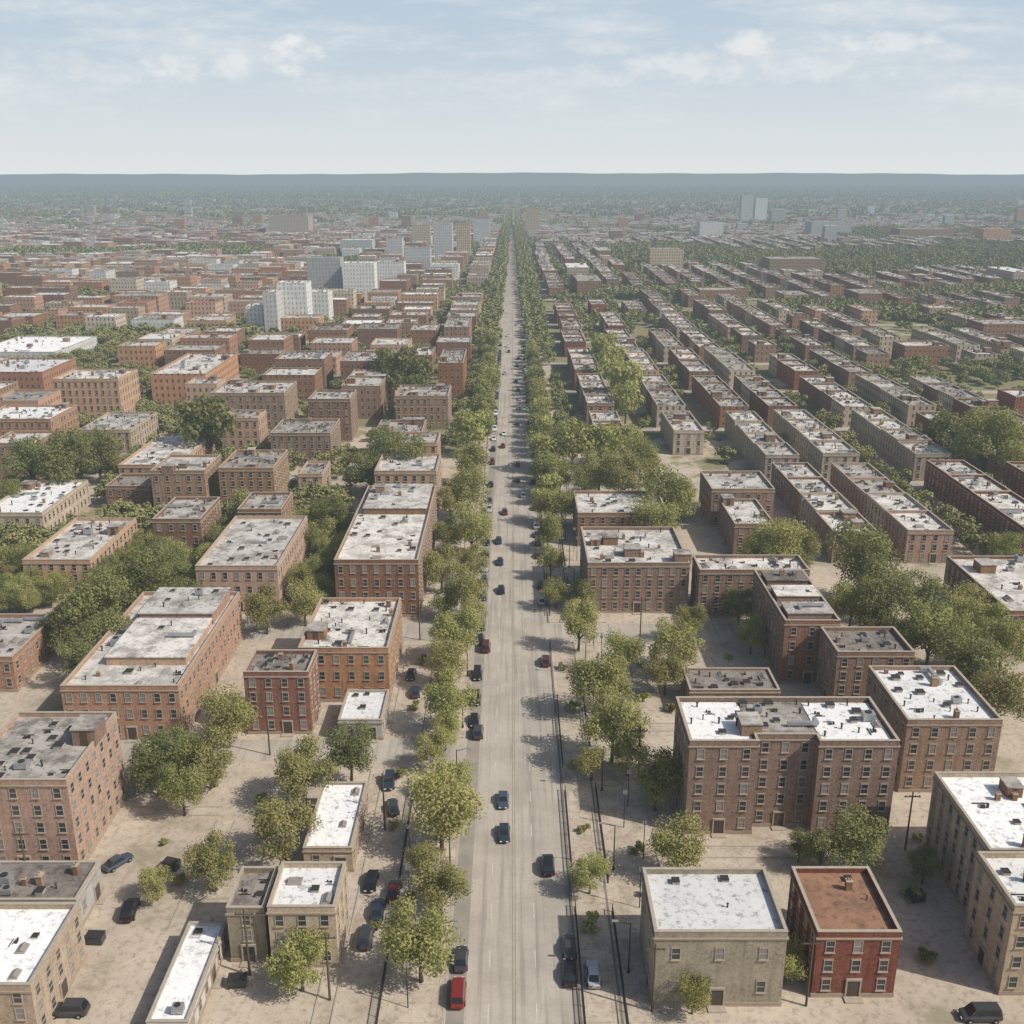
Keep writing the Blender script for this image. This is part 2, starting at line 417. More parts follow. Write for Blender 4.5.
def unit_meshes():
    U = {}
    b = MB(); b.box(-.9,.9,-.7,.7,.25,1.25); 
    for x in (-.8,.8):
        for y in (-.6,.6): b.box(x-.06,x+.06,y-.06,y+.06,0,.249)
    b.tube((0,0,1.25),(0,0,1.38),.5,.5,12,1); U['air_unit'] = b.mesh('air_unit', [M['metal'], M['dmetal']])
    b = MB(); b.box(-1.6,1.6,-1.9,1.9,0,2.1); b.box(-1.75,1.75,-2.05,2.05,2.102,2.3,1); b.box(-.5,.5,-1.95,-1.85,.05,1.9,2); U['stair_hut'] = b.mesh('stair_hut', [M['w_brown'], M['r_grey'], M['door']])
    b = MB(); b.tube((0,0,0),(0,0,.9),.14,.14,8); b.tube((0,0,.9),(0,0,1.1),.26,.05,8); U['vent_pipe'] = b.mesh('vent_pipe', [M['dmetal']])
    b = MB(); b.box(-.45,.45,-.35,.35,0,1.3,0); b.box(-.52,.52,-.42,.42,1.302,1.42,1); b.tube((-.22,0,1.42),(-.22,0,1.75),.13,.11,7,2); b.tube((.22,0,1.42),(.22,0,1.75),.13,.11,7,2); U['chimney'] = b.mesh('chimney', [M['w_brown'], M['stone'], M['w_orange']])
    b = MB(); b.box(-.8,.8,-1.1,1.1,0,.3,0); b.poly([(-.7,-1,.31),(.7,-1,.31),(0,-1,.75)],1); b.poly([(.7,1,.31),(-.7,1,.31),(0,1,.75)],1)
    b.quad((-.7,1,.31),(-.7,-1,.31),(0,-1,.75),(0,1,.75),1); b.quad((.7,-1,.31),(.7,1,.31),(0,1,.75),(0,-1,.75),1); U['skylight'] = b.mesh('skylight', [M['conc'], M['blind']])
    b = MB(); b.box(-2.6,2.6,-.3,.3,.35,.85)
    for x in (-2.3,0,2.3): b.box(x-.06,x+.06,-.25,.25,0,.349)
    b.box(2.0,2.6,.302,1.6,.35,.85); U['duct'] = b.mesh('duct', [M['metal']])
    b = MB(); b.box(-.6,.6,-.6,.6,0,.5); b.box(-.66,.66,-.66,.66,.502,.58,1); U['hatch'] = b.mesh('hatch', [M['conc'], M['dmetal']])
    b = MB(); b.box(-.5,.5,-.06,.06,0,.1); b.box(-1.1,.9,.3,.42,0,.14); b.box(-.3,.2,-.7,-.3,0,.35); b.box(.4,.7,-.6,-.4,0,.6); U['loose_pipework'] = b.mesh('loose_pipework', [M['dmetal']])
    return U
UN = unit_meshes()
UK = ['air_unit','vent_pipe','vent_pipe','chimney','skylight','duct','hatch','loose_pipework','loose_pipework','hatch','vent_pipe','stair_hut']

def off(poly, k):
    n = len(poly); out = []
    for i in range(n):
        a, b, c = poly[i-1], poly[i], poly[(i+1) % n]
        def nrm(p, q):
            d = (q[0]-p[0], q[1]-p[1]); L = math.hypot(*d); return (d[1]/L, -d[0]/L)
        n1, n2 = nrm(a, b), nrm(b, c); q = 1+n1[0]*n2[0]+n1[1]*n2[1]
        out.append((b[0]+k*(n1[0]+n2[0])/q, b[1]+k*(n1[1]+n2[1])/q))
    return out
def ring(mb, po, pi, z0, z1, mi=0, inner=True):
    n = len(po)
    for i in range(n):
        j = (i+1) % n
        mb.quad((*po[i],z0),(*po[j],z0),(*po[j],z1),(*po[i],z1),mi)
        mb.quad((*po[i],z1),(*po[j],z1),(*pi[j],z1),(*pi[i],z1),mi)
        if inner: mb.quad((*pi[j],z0),(*pi[i],z0),(*pi[i],z1),(*pi[j],z1),mi)
def inside(poly, x, y):
    c = False; n = len(poly)
    for i in range(n):
        (x1,y1),(x2,y2) = poly[i], poly[(i+1) % n]
        if (y1 > y) != (y2 > y) and x < (x2-x1)*(y-y1)/(y2-y1)+x1: c = not c
    return c
FOOT = []
def building(name, label, cat, X0, X1, Y0, Y1, top, wall, roof, group=None, poly=None, level=2, units=6, pent=None, win=2.4, storeys=None, patches=None):
    cx, cy = (X0+X1)/2, (Y0+Y1)/2
    root = bpy.data.objects.new(name, None); C.objects.link(root); root.location = (cx, cy, 0); root.empty_display_size = 3
    tag(root, label, cat, group); FOOT.append((X0, X1, Y0, Y1))
    if poly is None: pl = [(X0-cx,Y0-cy),(X1-cx,Y0-cy),(X1-cx,Y1-cy),(X0-cx,Y1-cy)]
    else: pl = [(X0-cx+a*(X1-X0), Y0-cy+b*(Y1-Y0)) for a, b in poly]
    par = .7 if top > 6 else .35
    zr = top-par; pin = off(pl, -.32)
    b = MB(); n = len(pl)
    for i in range(n):
        j = (i+1) % n
        b.quad((*pl[i],-.3),(*pl[j],-.3),(*pl[j],top),(*pl[i],top))
        b.quad((*pin[j],zr-.1),(*pin[i],zr-.1),(*pin[i],top),(*pin[j],top))
        b.quad((*pl[i],top),(*pl[j],top),(*pin[j],top),(*pin[i],top))
    ob('wall', b.mesh('wall', [M[('w_' if level > 1 else 'f_')+wall]]), root)
    b = MB(); ring(b, off(pl, .06), off(pl, -.36), top+.003, top+.1)
    ob('coping', b.mesh('coping', [M['stone']]), root)
    if level > 1:
        b = MB(); zc = zr-.35; ring(b, off(pl, .16), off(pl, -.05), zc, zc+.22, inner=False)
        o_ = off(pl, .16); i_ = off(pl, 0.0)
        for i in range(n):
            j = (i+1) % n; b.quad((*i_[i],zc),(*i_[j],zc),(*o_[j],zc),(*o_[i],zc))
        ob('cornice', b.mesh('cornice', [M['sill']]), root)
        b = MB(); ring(b, off(pl, .08), off(pl, -.05), -.3, .6, inner=False); ob('plinth', b.mesh('plinth', [M['sill']]), root)
    b = MB(); b.poly([(*p, zr) for p in off(pl, -.3)])
    ro = ob('roof', b.mesh('roof', [M['r_'+roof]]), root)
    if patches:
        for (a0,a1,b0,b1,mt) in patches:
            q = MB(); q.box(X0-cx+a0*(X1-X0),X0-cx+a1*(X1-X0),Y0-cy+b0*(Y1-Y0),Y0-cy+b1*(Y1-Y0),zr+.004,zr+.12)
            ob('roof_panel', q.mesh('roof_panel', [M['r_'+mt]]), ro)
    pr = []
    if pent:
        for (a0,a1,b0,b1,ph,mt) in pent:
            px0, px1, py0, py1 = X0-cx+a0*(X1-X0), X0-cx+a1*(X1-X0), Y0-cy+b0*(Y1-Y0), Y0-cy+b1*(Y1-Y0)
            pr.append((px0-.5,px1+.5,py0-.5,py1+.5,ph))
            q = MB(); q.box(px0,px1,py0,py1,zr-.05,zr+ph,0); q.box(px0-.2,px1+.2,py0-.2,py1+.2,zr+ph+.003,zr+ph+.2,1)
            ob('roof_block', q.mesh('roof_block', [M['w_'+wall], M['r_'+mt]]), ro)
    ins = off(pl, -1.2); placed = []
    for k in range(units*3):
        if len(placed) >= units: break
        x = R.uniform(X0-cx+1.2, X1-cx-1.2) if X1-X0 > 3 else 0; yy = R.uniform(Y0-cy+1.2, Y1-cy-1.2)
        if not inside(ins, x, yy) or any(math.hypot(x-a, yy-c) < 1.7 for a, c in placed): continue
        zz = 0; edge = False
        for a, b_, c, d, ph in pr:
            if a < x < b_ and c < yy < d:
                zz = ph+.2; edge = x-a < 2.2 or b_-x < 2.2 or yy-c < 2.2 or d-yy < 2.2
        if edge: continue
        kk = R.choice(UK)
        if kk in ('stair_hut','duct') and (min(X1-X0, Y1-Y0) < 9 or R.random() < .5 or units <= 5): kk = 'hatch'
        placed.append((x, yy)); s = R.uniform(.65, 1.1) if units > 5 else R.uniform(.6, .85)
        ob(kk, UN[kk], ro, (x, yy, zr+zz+(.125 if patches else 0)), R.choice((0, math.pi/2, math.pi, 0)), (s, s, s*R.uniform(.8,1.2)))
    if level > 1:
        st = storeys or max(1, round(top/3.25)); sh = (zr-.5)/st
        spots = []
        for i in range(n):
            a, c = pl[i], pl[(i+1) % n]; dx, dy = c[0]-a[0], c[1]-a[1]; L = math.hypot(dx, dy)
            if L < 2.6: continue
            nx, ny = dy/L, -dx/L; mx, my = cx+(a[0]+c[0])/2, cy+(a[1]+c[1])/2
            if nx*(-mx)+ny*(-my) < -3: continue
            nc = max(1, int((L-1.2)/win)); sp = L/nc
            fr = ny < -.5
            dcol = nc//2 if (fr or abs(mx) < 60) else -1
            for q in range(nc):
                tt = (q+.5)*sp; 
                for f in range(st):
                    z = .5+f*sh+max(.45,(sh-WH)*.5)
                    if f == 0 and q == dcol:
                        ob('door', DOOR, root, (a[0]+dx/L*tt, a[1]+dy/L*tt, .02), math.atan2(dy, dx)); continue
                    spots.append((a[0]+dx/L*tt, a[1]+dy/L*tt, z, math.atan2(dy, dx), fr))
        hs = min(1, (sh-.7)/WH)
        for q, (x, yy, z, rz, fr) in enumerate(spots[:100]):
            if level == 3:
                w = ob('window', WINN, root, (x, yy, z), rz, (1, 1, hs)); ob('pane', R.choice(PANE), w)
            else: ob('window', WIN[0] if R.random() < .78 else WIN[1], root, (x, yy, z), rz, (1, 1, hs))
        rest = spots[100:]
        if rest:
            me = WIN[0]; vs = np.empty(len(me.vertices)*3); me.vertices.foreach_get('co', vs); vs = vs.reshape(-1,3)
            fs = [tuple(p.vertices) for p in me.polygons]; mi = [p.material_index for p in me.polygons]
            q = MB()
            for (x, yy, z, rz, fr) in rest:
                c_, s_ = math.cos(rz), math.sin(rz); k = len(q.v)
                q.v += [(x+v[0]*c_-v[1]*s_, yy+v[0]*s_+v[1]*c_, z+v[2]*hs) for v in vs.tolist()]
                q.f += [tuple(k+i for i in f) for f in fs]; q.mi += mi
            o = ob('window', q.mesh('windows_rest', [M['frame'], M['sill'], M['glass']]), root); o['kind'] = 'stuff'
    return root

def hb(xl, xr, yg, yr, yb, wall, roof, label, name='brick_building', cat='building', **kw):
    _, Y0 = W(512, yg); top, t = zat(yr, Y0)
    X0, X1 = (xl-512)/1024*t, (xr-512)/1024*t
    _, Y1 = W(512, yb, top)
    Y1 = max(Y1, Y0+8)
    for a0, a1, b0, b1 in FOOT:
        if X0 < a1-.05 and X1 > a0+.05 and Y0 < b1-.05 and Y1 > b0+.05:
            if b0 > Y0: Y1 = min(Y1, b0-.3) if b0-.3-Y0 > 5 else Y1
            elif b1 > Y0:
                if b1+.3 < Y1-5: Y0 = b1+.3
            if Y0 < b1 and Y1 > b0: print('OVERLAP', label, (round(X0),round(X1),round(Y0),round(Y1)), (round(a0),round(a1),round(b0),round(b1)))
    level = kw.pop('level', 3 if Y0 < 165 else (2 if Y0 < 420 else 1))
    area = (X1-X0)*(Y1-Y0)
    units = kw.pop('units', 0) or int(min(34, max(8, area/15)))
    return building(name, label, cat, X0, X1, Y0, Y1, top, wall, roof, level=level, units=units, **kw)

# ---- left side, near to far
hb(-60,30,1042,985,903,'tan','white','low tan building with white roof in the bottom left corner', units=5)
hb(-30,76,930,900,878,'grey','tar','low grey building with dark roof just behind the bottom left white-roofed one')
hb(-45,66,872,780,712,'pink','grey','five storey brick block at the left edge with grey roof and sunlit side', units=22)
hb(60,178,740,686,592,'pink','pale','large brick block with raised pale grey roof storey, left foreground', pent=[(.22,.93,.22,.62,1.6,'pale'),(.22,.93,.64,.95,2.4,'pale')], units=26)
hb(243,308,734,672,650,'red','tar','dark red brick block with tarry roof behind the cluster of yellow-green trees', units=12)
hb(298,388,702,648,598,'orange','pale','brick block with pale littered roof beside the left pavement, behind the dark red one', units=30)
hb(338,382,740,720,690,'grey','white','lean-to with light grey metal roof in front of the pale-roofed brick block', name='shed', cat='shed', units=3)
hb(334,418,617,560,486,'brown','pale','long brown brick block with white roof beside the avenue, left of the road', pent=[(.1,.95,.6,.97,1.6,'pale')], units=28)
hb(195,277,612,566,516,'pink','pale','brick block with white-grey roof between the two tree clumps, left middle ground', units=24)
hb(152,200,560,519,497,'brown','grey','small square brown brick block left of the larger white-grey roofed one')
hb(22,90,594,560,518,'pink','pale','long low pink brick block in front of the tree clump, left edge')
hb(-85,12,692,657,614,'orange','grey','orange brick block cut by the left edge beside dark trees')
hb(-20,42,540,513,480,'tan','white','pale brick block with white roof near the left edge')
hb(267,335,967,907,862,'tan','white','cream two storey building with bright white roof left of the avenue', units=4)
hb(303,352,872,848,782,'tan','white','long low building with glaring white roof behind the cream one', units=2)
hb(226,264,962,908,872,'olive','tar','dark narrow building left of the cream two storey one', units=3)
hb(146,188,1045,1022,922,'white','white','long white low shed at the bottom, running away left of the dark narrow building', name='shed', cat='shed', units=2)
hb(218,273,516,468,450,'brown','grey','brown brick block with flat grey roof, five storeys, left middle ground')
hb(298,322,500,474,461,'pink','grey','narrow brick block just right of the five storey brown one')
hb(118,178,490,465,434,'pink','pale','long brick block with white-streaked roof running away, left middle ground')
hb(105,150,510,486,474,'brown','tar','small dark-roofed brick block in front of the long white-streaked one')
hb(270,330,466,433,419,'brown','grey','brick block with grey roof behind the five storey brown one')
hb(210,284,429,393,381,'brown','pale','wide brown block behind the round tree, left middle ground')
hb(308,350,442,399,390,'brown','pale','tall brown block right of the wide brown one')
hb(375,422,465,432,420,'brown','grey','brown block with low roof next to the avenue trees, left side')
hb(-25,50,456,419,405,'pink','white','long brick block with white roof cut by the left edge')
hb(78,130,453,430,412,'tan','pale','pale low block right of the long white-roofed brick one')
hb(52,118,421,379,369,'pink','pale','broad brick block with flat pale roof, upper left')
hb(150,205,406,374,353,'pink','pale','long brick block with white roof right of the broad pale-roofed one, upper left')
hb(-30,42,404,372,358,'pink','white','pink brick block at left edge with white roof, upper left')
hb(-30,55,366,352,336,'white','white','low white block at the left edge above the pink brick one')
hb(275,324,390,359,351,'brown','pale','brown brick block left of the matching pair near the big trees')
hb(340,380,390,361,351,'brown','pale','brown brick block, right of the matching pair near the big trees')
hb(308,347,353,330,324,'brown','grey','small brown block above the matching pair, left one')
hb(357,397,352,329,323,'brown','grey','small brown block above the matching pair, right one')
hb(395,448,430,396,385,'brown','grey','brown block beside the avenue trees at the left, behind the low-roofed one')
hb(438,463,402,363,349,'brown','grey','narrow tall block hugging the avenue trees on the left')
hb(405,432,377,355,347,'brown','pale','small block between the narrow tall one and the big trees')
hb(410,437,352,330,324,'brown','pale','small block two rows back beside the left avenue trees')
hb(444,469,354,327,317,'brown','grey','narrow block two rows back against the left avenue trees')
# ---- right side
hb(655,788,1006,932,868,'olive','white','olive brick building with large white roof in the right foreground', units=3, storeys=2, win=4.2)
hb(818,902,997,932,867,'red','rust','small dark red brick building with rust-coloured roof in the right foreground', units=3, storeys=3)
hb(1015,1160,995,906,852,'tan','white','tan building at the bottom right edge, nearer of the two', storeys=4)
hb(990,1130,932,850,772,'tan','white','tan building at the right edge with long white roof, farther of the two', storeys=5, units=12)
hb(690,900,834,741,697,'brown','tar','wide brown brick block with two white roof panels and shallow recessed centre, right', poly=[(0,0),(.33,0),(.33,.14),(.62,.14),(.62,0),(1,0),(1,1),(0,1)], patches=[(.02,.31,.03,.95,'white'),(.64,.98,.03,.93,'white'),(.35,.6,.3,.9,'grey')], units=34, storeys=5)
hb(690,780,712,690,668,'brown','tar','low dark block tucked behind the wide one with white roof panels', units=16)
hb(908,1003,792,720,666,'brown','white','brown brick building with white roof and dark vents, right of the wide block', units=22)
hb(838,915,712,652,627,'brown','tar','brown brick building with dark flat roof behind the wide block', units=12)
hb(790,846,692,628,570,'brown','tar','long tall brown block with stepped dark roofs, its shaded side to the avenue', pent=[(.1,.9,.08,.28,1.2,'grey'),(.1,.9,.4,.6,1.3,'pale'),(.1,.9,.72,.92,1.2,'tar')], units=20)
hb(588,690,613,563,527,'brown','pale','broad brick block with pale roof just right of the avenue trees', units=28)
hb(578,668,547,513,491,'brown','pale','brick block behind the broad pale-roofed one right of the avenue', units=22)
hb(700,810,618,570,555,'brown','pale','wide brick block with pale narrow roof left of the stepped dark-roofed one', units=22)
hb(712,775,527,489,471,'brown','pale','brick block with pale roof in the middle right, back one of two', units=14)
hb(735,775,556,524,499,'brown','pale','brick block with pale roof in the middle right, front one of two', units=12)
hb(1010,1110,652,611,556,'brown','pale','long brown block cut by the right edge, middle distance', units=20)

TW = [(245,262,332,306,'white','white','low left part of the white stepped complex, upper left'),
 (262,276,334,292,'white','white','middle part of the white stepped complex, upper left'),
 (276,306,330,283,'white','white','tallest part of the white stepped complex, upper left'),
 (306,328,322,292,'white','white','right part of the white stepped complex, upper left'),
 (306,340,298,258,'grey','grey','grey tower block behind the white stepped complex'),
 (342,374,300,263,'white','white','white tower block right of the grey one'),
 (376,404,286,262,'white','pale','pale tower block, fourth from the left in the upper left group'),
 (404,430,276,248,'grey','grey','grey tower near the avenue in the far left group'),
 (386,402,262,238,'white','grey','slim white tower behind the far left group'),
 (412,430,248,225,'tan','pale','tan tower on the skyline left of the avenue'),
 (433,452,262,223,'grey','grey','tall grey tower left of the vanishing avenue'),
 (456,470,258,224,'tan','grey','tan tower beside the tall grey one, left of the avenue'),
 (473,490,244,219,'grey','grey','last grey tower before the avenue on the left'),
 (340,372,258,240,'grey','white','broad pale block above the white towers'),
 (268,308,238,216,'tan','red','tan block with red roof on the far left'),
 (185,215,325,303,'pink','red','pink block with red and white roof, upper left'),
 (112,158,318,296,'orange','grey','orange brick slab in the upper left'),
 (525,540,234,208,'tan','grey','tan tower at the right of the vanishing avenue'),
 (650,684,272,249,'tan','grey','tan slab block in the far right middle'),
 (770,826,278,259,'brown','grey','long brown slab beside the forest belt on the far right'),
 (742,754,222,195,'white','white','white tower on the right skyline, left one'),
 (756,768,222,198,'white','white','white tower on the right skyline, right one'),
 (772,786,222,210,'grey','grey','low grey block next to the white skyline towers'),
 (812,852,238,222,'grey','grey','grey slab right of the white skyline towers'),
 (900,955,240,229,'brown','grey','long dark slab on the far right'),
 (984,1012,244,229,'pink','pale','pink block at the far right edge of the skyline'),
 (700,724,240,222,'white','pale','small pale block left of the white skyline towers'),
 (905,950,366,346,'brown','pale','broad flat block with pale roof at the right, above the house rows'),
 (984,1040,345,324,'brown','grey','broad brown block cut by the right edge above the house rows'),
 (700,740,303,290,'brown','pale','broad flat brown block in the right middle distance'),
 (930,960,322,308,'pink','pale','pink flat block in front of the forest belt, far right')]
for (xl, xr, yg, yr, wl, rf, lab) in TW:
    _, Y0 = W(512, yg); top, t = zat(yr, Y0); X0, X1 = (xl-512)/1024*t+.1, (xr-512)/1024*t-.1
    d = min(40, max(18, (X1-X0)*.7))
    building('tower_block' if top > 18 else 'brick_building', lab, 'building', X0, X1, Y0, Y0+d, top, wl, rf, level=1, units=9)

def free(x0, x1, y0, y1, m=2):
    for a0, a1, b0, b1 in FOOT:
        if x0 < a1+m and x1 > a0-m and y0 < b1+m and y1 > b0-m: return False
    return True
def inframe(x, y, z=8, mg=25):
    px, py = proj(x, y, z); return -mg < px < 1024+mg
def belt(x, y):
    w1 = 40*math.sin(x*.012)+25*math.sin(x*.03+1)
    if x > 120 and 1060+w1 < y < 1400+1.8*w1: return True
    if x > 190 and 705+w1*.5 < y < 758+w1*.5: return True
    if x > 300 and 870+w1 < y < 925+w1: return True
    if 70 < x < 180 and 830+w1*.4 < y < 870+w1*.4: return True
    if x > 500 and 1650+w1 < y < 1850+w1: return True
    if x < -130 and 592+w1*.3 < y < 640+w1*.3 and x > -260: return True
    if x < -260 and 790+w1*.5 < y < 835+w1*.5: return True
    if x < -300 and 1220+w1 < y < 1380+w1: return True
    return False
def green(x, y):
    v = math.sin(x*.013+1.3)*math.sin(y*.009+.4)+.6*math.sin(x*.031+y*.017)+.3*math.sin(y*.05-x*.02)
    if belt(x, y): v += 3
    if x < -120 and 570 < y < 650: v += .4
    if y > 2600: v += .45
    return v
ROWX = [35, 63, 88, 107, 137, 162, 187, 212, 242, 267, 292, 322, 347, 372, 402, 427, 452, 482, 507, 532, 562, 587, 612, 642, 667, 692, 722, 747, 772]
far_boxes = []
rh = []
for ri, rx in enumerate(ROWX):
    for k in range(0 if rx > 80 else 1, 18):
        ys = 247+75*k
        w = R.uniform(5.3, 6.0); h0 = R.uniform(8.3, 9.6); wl0 = R.choice(['brown','brown','brown','red','pink','brown','tan']); rf0 = R.choice(['grey','pale','pale','grey'])
        if k >= 5 and R.random() < .13: continue
        if k >= 6 and R.random() < .1:
            W2 = R.uniform(8, 11); 
            if green(rx, ys+30) < .8 and free(rx-W2, rx+W2, ys, ys+60, 1) and inframe(rx, ys+20): far_boxes.append((rx-W2, rx+W2, ys+3, ys+R.uniform(30, 58), R.uniform(11, 15), R.choice(['brown','tan','pink']), R.choice(['pale','white','grey'])))
            continue
        jx = 0 if k < 4 else R.uniform(-2.5, 2.5)
        for u in range(4):
            y0 = ys+u*16.5
            if rx < 80 and y0 < 340: continue
            if not inframe(rx, y0+7): continue
            if green(rx, y0) > .98 or (y0 > 500 and R.random() < .06): continue
            x_ = rx+jx
            if not free(x_-w, x_+w, y0, y0+16.4, .3): continue
            rh.append((math.hypot(rx, y0), ri, x_, w, y0, h0+R.uniform(-.35,.35), wl0 if R.random() < .8 else 'tan', rf0 if R.random() < .7 else 'pale'))
rh.sort(); cnt = {}
for i, (d, ri, rx, w, y0, h, wl, rf) in enumerate(rh):
    if i < 290:
        cnt[ri] = cnt.get(ri, 0)+1
        building('row_house', f'{ {"brown":"brown","red":"dark red","pink":"pinkish","tan":"tan"}[wl]} brick row house, {nth(cnt[ri])} back in the {nth(ri+1)} row right of the avenue', 'row house',
                 rx-w, rx+w, y0, y0+16.42, h, wl, rf, group='row houses right of the avenue', level=2 if d < 400 else 1, units=11 if d < 450 else 6)
    else: far_boxes.append((rx-w, rx+w, y0, y0+16.4, h, wl, rf))
bl = []
for j in range(34):
    cx = -34-j*31.5
    for k in range(50):
        cy = 232+k*32
        x, y = cx+R.uniform(-4, 4), cy+R.uniform(-3, 3)
        for c, w_ in CROSS:
            if c > 600 and abs(y-c) < 14: y = c+15 if y > c else c-15
        if not inframe(x, y) : continue
        if green(x, y) > 1.0 and y > 450: continue
        w, dd = R.uniform(8.5, 13.5), R.uniform(7, 12)
        if y < 450: w, dd = R.uniform(7, 9.5), R.uniform(8, 11)
        if j == 0: w = 9; x = -31
        ok = False
        for f_ in (1, .75):
            if free(x-w*f_, x+w*f_, y-dd*f_, y+dd*f_, 2.8): ok = True; break
        if not ok: continue
        bl.append((math.hypot(x, y), j, x, y, w*f_, dd*f_))
        FOOT.append((x-w*f_, x+w*f_, y-dd*f_, y+dd*f_))
bl.sort(); cnt = {}
for i, (d, j, x, y, w, dd) in enumerate(bl):
    wl = R.choice(['brown','pink','orange','tan','brown','white','orange','brown','pink'] if d > 500 else ['brown','pink','brown']); rf = R.choice(['pale','white','grey','pale','red' if R.random() < .12 and d > 600 else 'grey'])
    h = R.uniform(8, 14) if d > 450 else R.uniform(11, 15)
    if i < 190:
        cnt[j] = cnt.get(j, 0)+1
        building('apartment_block', f'{ {"brown":"brown brick","pink":"pinkish brick","orange":"orange brick","tan":"tan brick","white":"white"}[wl]} apartment block, {nth(cnt[j])} back in the {nth(j+1)} column left of the avenue', 'apartment block',
                 x-w, x+w, y-dd, y+dd, h, wl, rf, group='apartment blocks left of the avenue', level=2 if d < 400 else 1, units=9)
    else: far_boxes.append((x-w, x+w, y-dd, y+dd, h, wl, rf))
for _ in range(12000):
    y = 1500*math.exp(R.random()*1.3) ; x = R.uniform(-.52, .52)*y
    if abs(x) < 26: continue
    gg = green(x, y)
    if R.random() < (gg+1)*.42: continue
    w, dd = R.uniform(5, 14), R.uniform(5, 10); h = R.uniform(4, 9)
    if R.random() < .012: w, dd, h = 9, 7, R.uniform(16, 28)
    if not free(x-w, x+w, y-dd, y+dd, 1): continue
    far_boxes.append((x-w, x+w, y-dd, y+dd, h, R.choice(['brown','pink','orange','tan','white','grey','brown','tan']), R.choice(['pale','white','grey','grey','pale'])))
for _ in range(60):
    y = R.uniform(2640, 4200); x = R.uniform(-30, 30)
    far_boxes.append((x-8, x+8, y, y+14, R.uniform(6, 16), R.choice(['brown','tan','grey']), 'pale'))
wk = ['brown','red','pink','tan','orange','white','grey']; rk = ['pale','white','grey','tar','red']
V = []; MI = []
def addbox(x0, x1, y0, y1, z0, z1, wm, rm):
    a, b, c, d = (x0,y0), (x1,y0), (x1,y1), (x0,y1)
    for p, q in ((a,b),(b,c),(c,d),(d,a)):
        V.extend([(*p,z0),(*q,z0),(*q,z1),(*p,z1)]); MI.append(wm)
    V.extend([(*a,z1),(*b,z1),(*c,z1),(*d,z1)]); MI.append(rm)
for (x0,x1,y0,y1,h,wl,rf) in far_boxes:
    wm = wk.index(wl); rm = len(wk)+rk.index(rf)
    addbox(x0,x1,y0,y1,-.2,h,wm,rm)
    if y0 < 2600:
        for _ in range(R.randint(2, 5)):
            ux, uy = R.uniform(x0+1.5,x1-1.5), R.uniform(y0+1.5,y1-1.5); s = R.uniform(.6,1.7)
            addbox(ux-s,ux+s,uy-s*.7,uy+s*.7,h-.05,h+R.uniform(.6,2.2),R.choice([0,3,6]),len(wk)+R.choice([0,2,3]))
me = npmesh('distant_buildings', np.array(V), [M['f_'+k] for k in wk]+[M['r_'+k] for k in rk], np.array(MI))
o = ob('distant_building', me); o['kind'] = 'stuff'; tag(o, 'mass of small far-off city buildings spreading to the horizon', 'buildings')

# ------------------------------------------------------------------ trees
def crown_arr(n, rx, rz, cz, leaf, seed, lobes=16):
    rs = np.random.RandomState(seed)
    th = rs.rand(lobes)*2*np.pi; rr = np.sqrt(rs.rand(lobes))*.78; zz = rs.uniform(-.75, .8, lobes)
    k = np.sqrt(np.clip(1-(zz*.85)**2, .1, 1))
    Lc = np.stack([np.cos(th)*rr*rx*k*1.05, np.sin(th)*rr*rx*k*1.05, zz*rz*.75+cz], 1)
    Lr = rs.uniform(.22, .42, lobes)*rx
    i = rs.choice(lobes, n, p=Lr**2/np.sum(Lr**2))
    d = rs.normal(size=(n,3)); d /= np.linalg.norm(d, axis=1)[:,None]
    rad = Lr[i]*(1-.6*rs.rand(n)**1.8)*rs.uniform(.85, 1.25, n)
    c = Lc[i]+d*rad[:,None]*np.array([1,1,.85])
    nn = d+rs.normal(size=(n,3))*.6+np.array([0,0,.35]); nn /= np.linalg.norm(nn, axis=1)[:,None]
    a = np.cross(nn, rs.normal(size=(n,3))); a /= np.linalg.norm(a, axis=1)[:,None]; b = np.cross(nn, a)
    s = rs.uniform(.55, 1.2, n)[:,None]*leaf
    q = np.stack([c-a*s-b*s*.45, c+b*s*-.8+a*s*.2, c+a*s+b*s*.5, c-a*s*.1+b*s*.9], 1)
    return q.reshape(-1, 3), Lc
def trunk_mesh(Lc, seed):
    rr = random.Random(seed); b = MB()
    b.tube((0,0,-.1),(.1,.05,2.2),.30,.22,8); b.tube((.1,.05,2.2),(.05,0,4.2),.22,.17,8)
    for c in sorted(Lc.tolist(), key=lambda c: c[2])[:9]:
        z0 = rr.uniform(1.9, 4.0); mid = (c[0]*.45, c[1]*.45, z0+(c[2]-z0)*.6)
        b.tube((.06,.03,z0), mid, .13, .09, 5); b.tube(mid, tuple(c), .09, .035, 5)
    b.tube((.05,0,4.2),(0,.2,7.5),.17,.05,6)
    return b.mesh('trunk', [M['bark']])
CR = []; 
for s in range(8):
    q, Lc = crown_arr(7400, 5, 4.5, 6.6, .17, 100+s, 22+s*2); CR.append((npmesh('crown', q, [M['leaf'] if s % 3 else M['leafd']]), trunk_mesh(Lc, s)))
CM = []
for s in range(6):
    q, Lc = crown_arr(1900, 5, 4.4, 6.3, .35, 200+s, 18+s); CM.append((npmesh('crown', q, [M['leaf'] if s % 3 else M['leafd']]), trunk_mesh(Lc, s+20)))
NTREE = 0
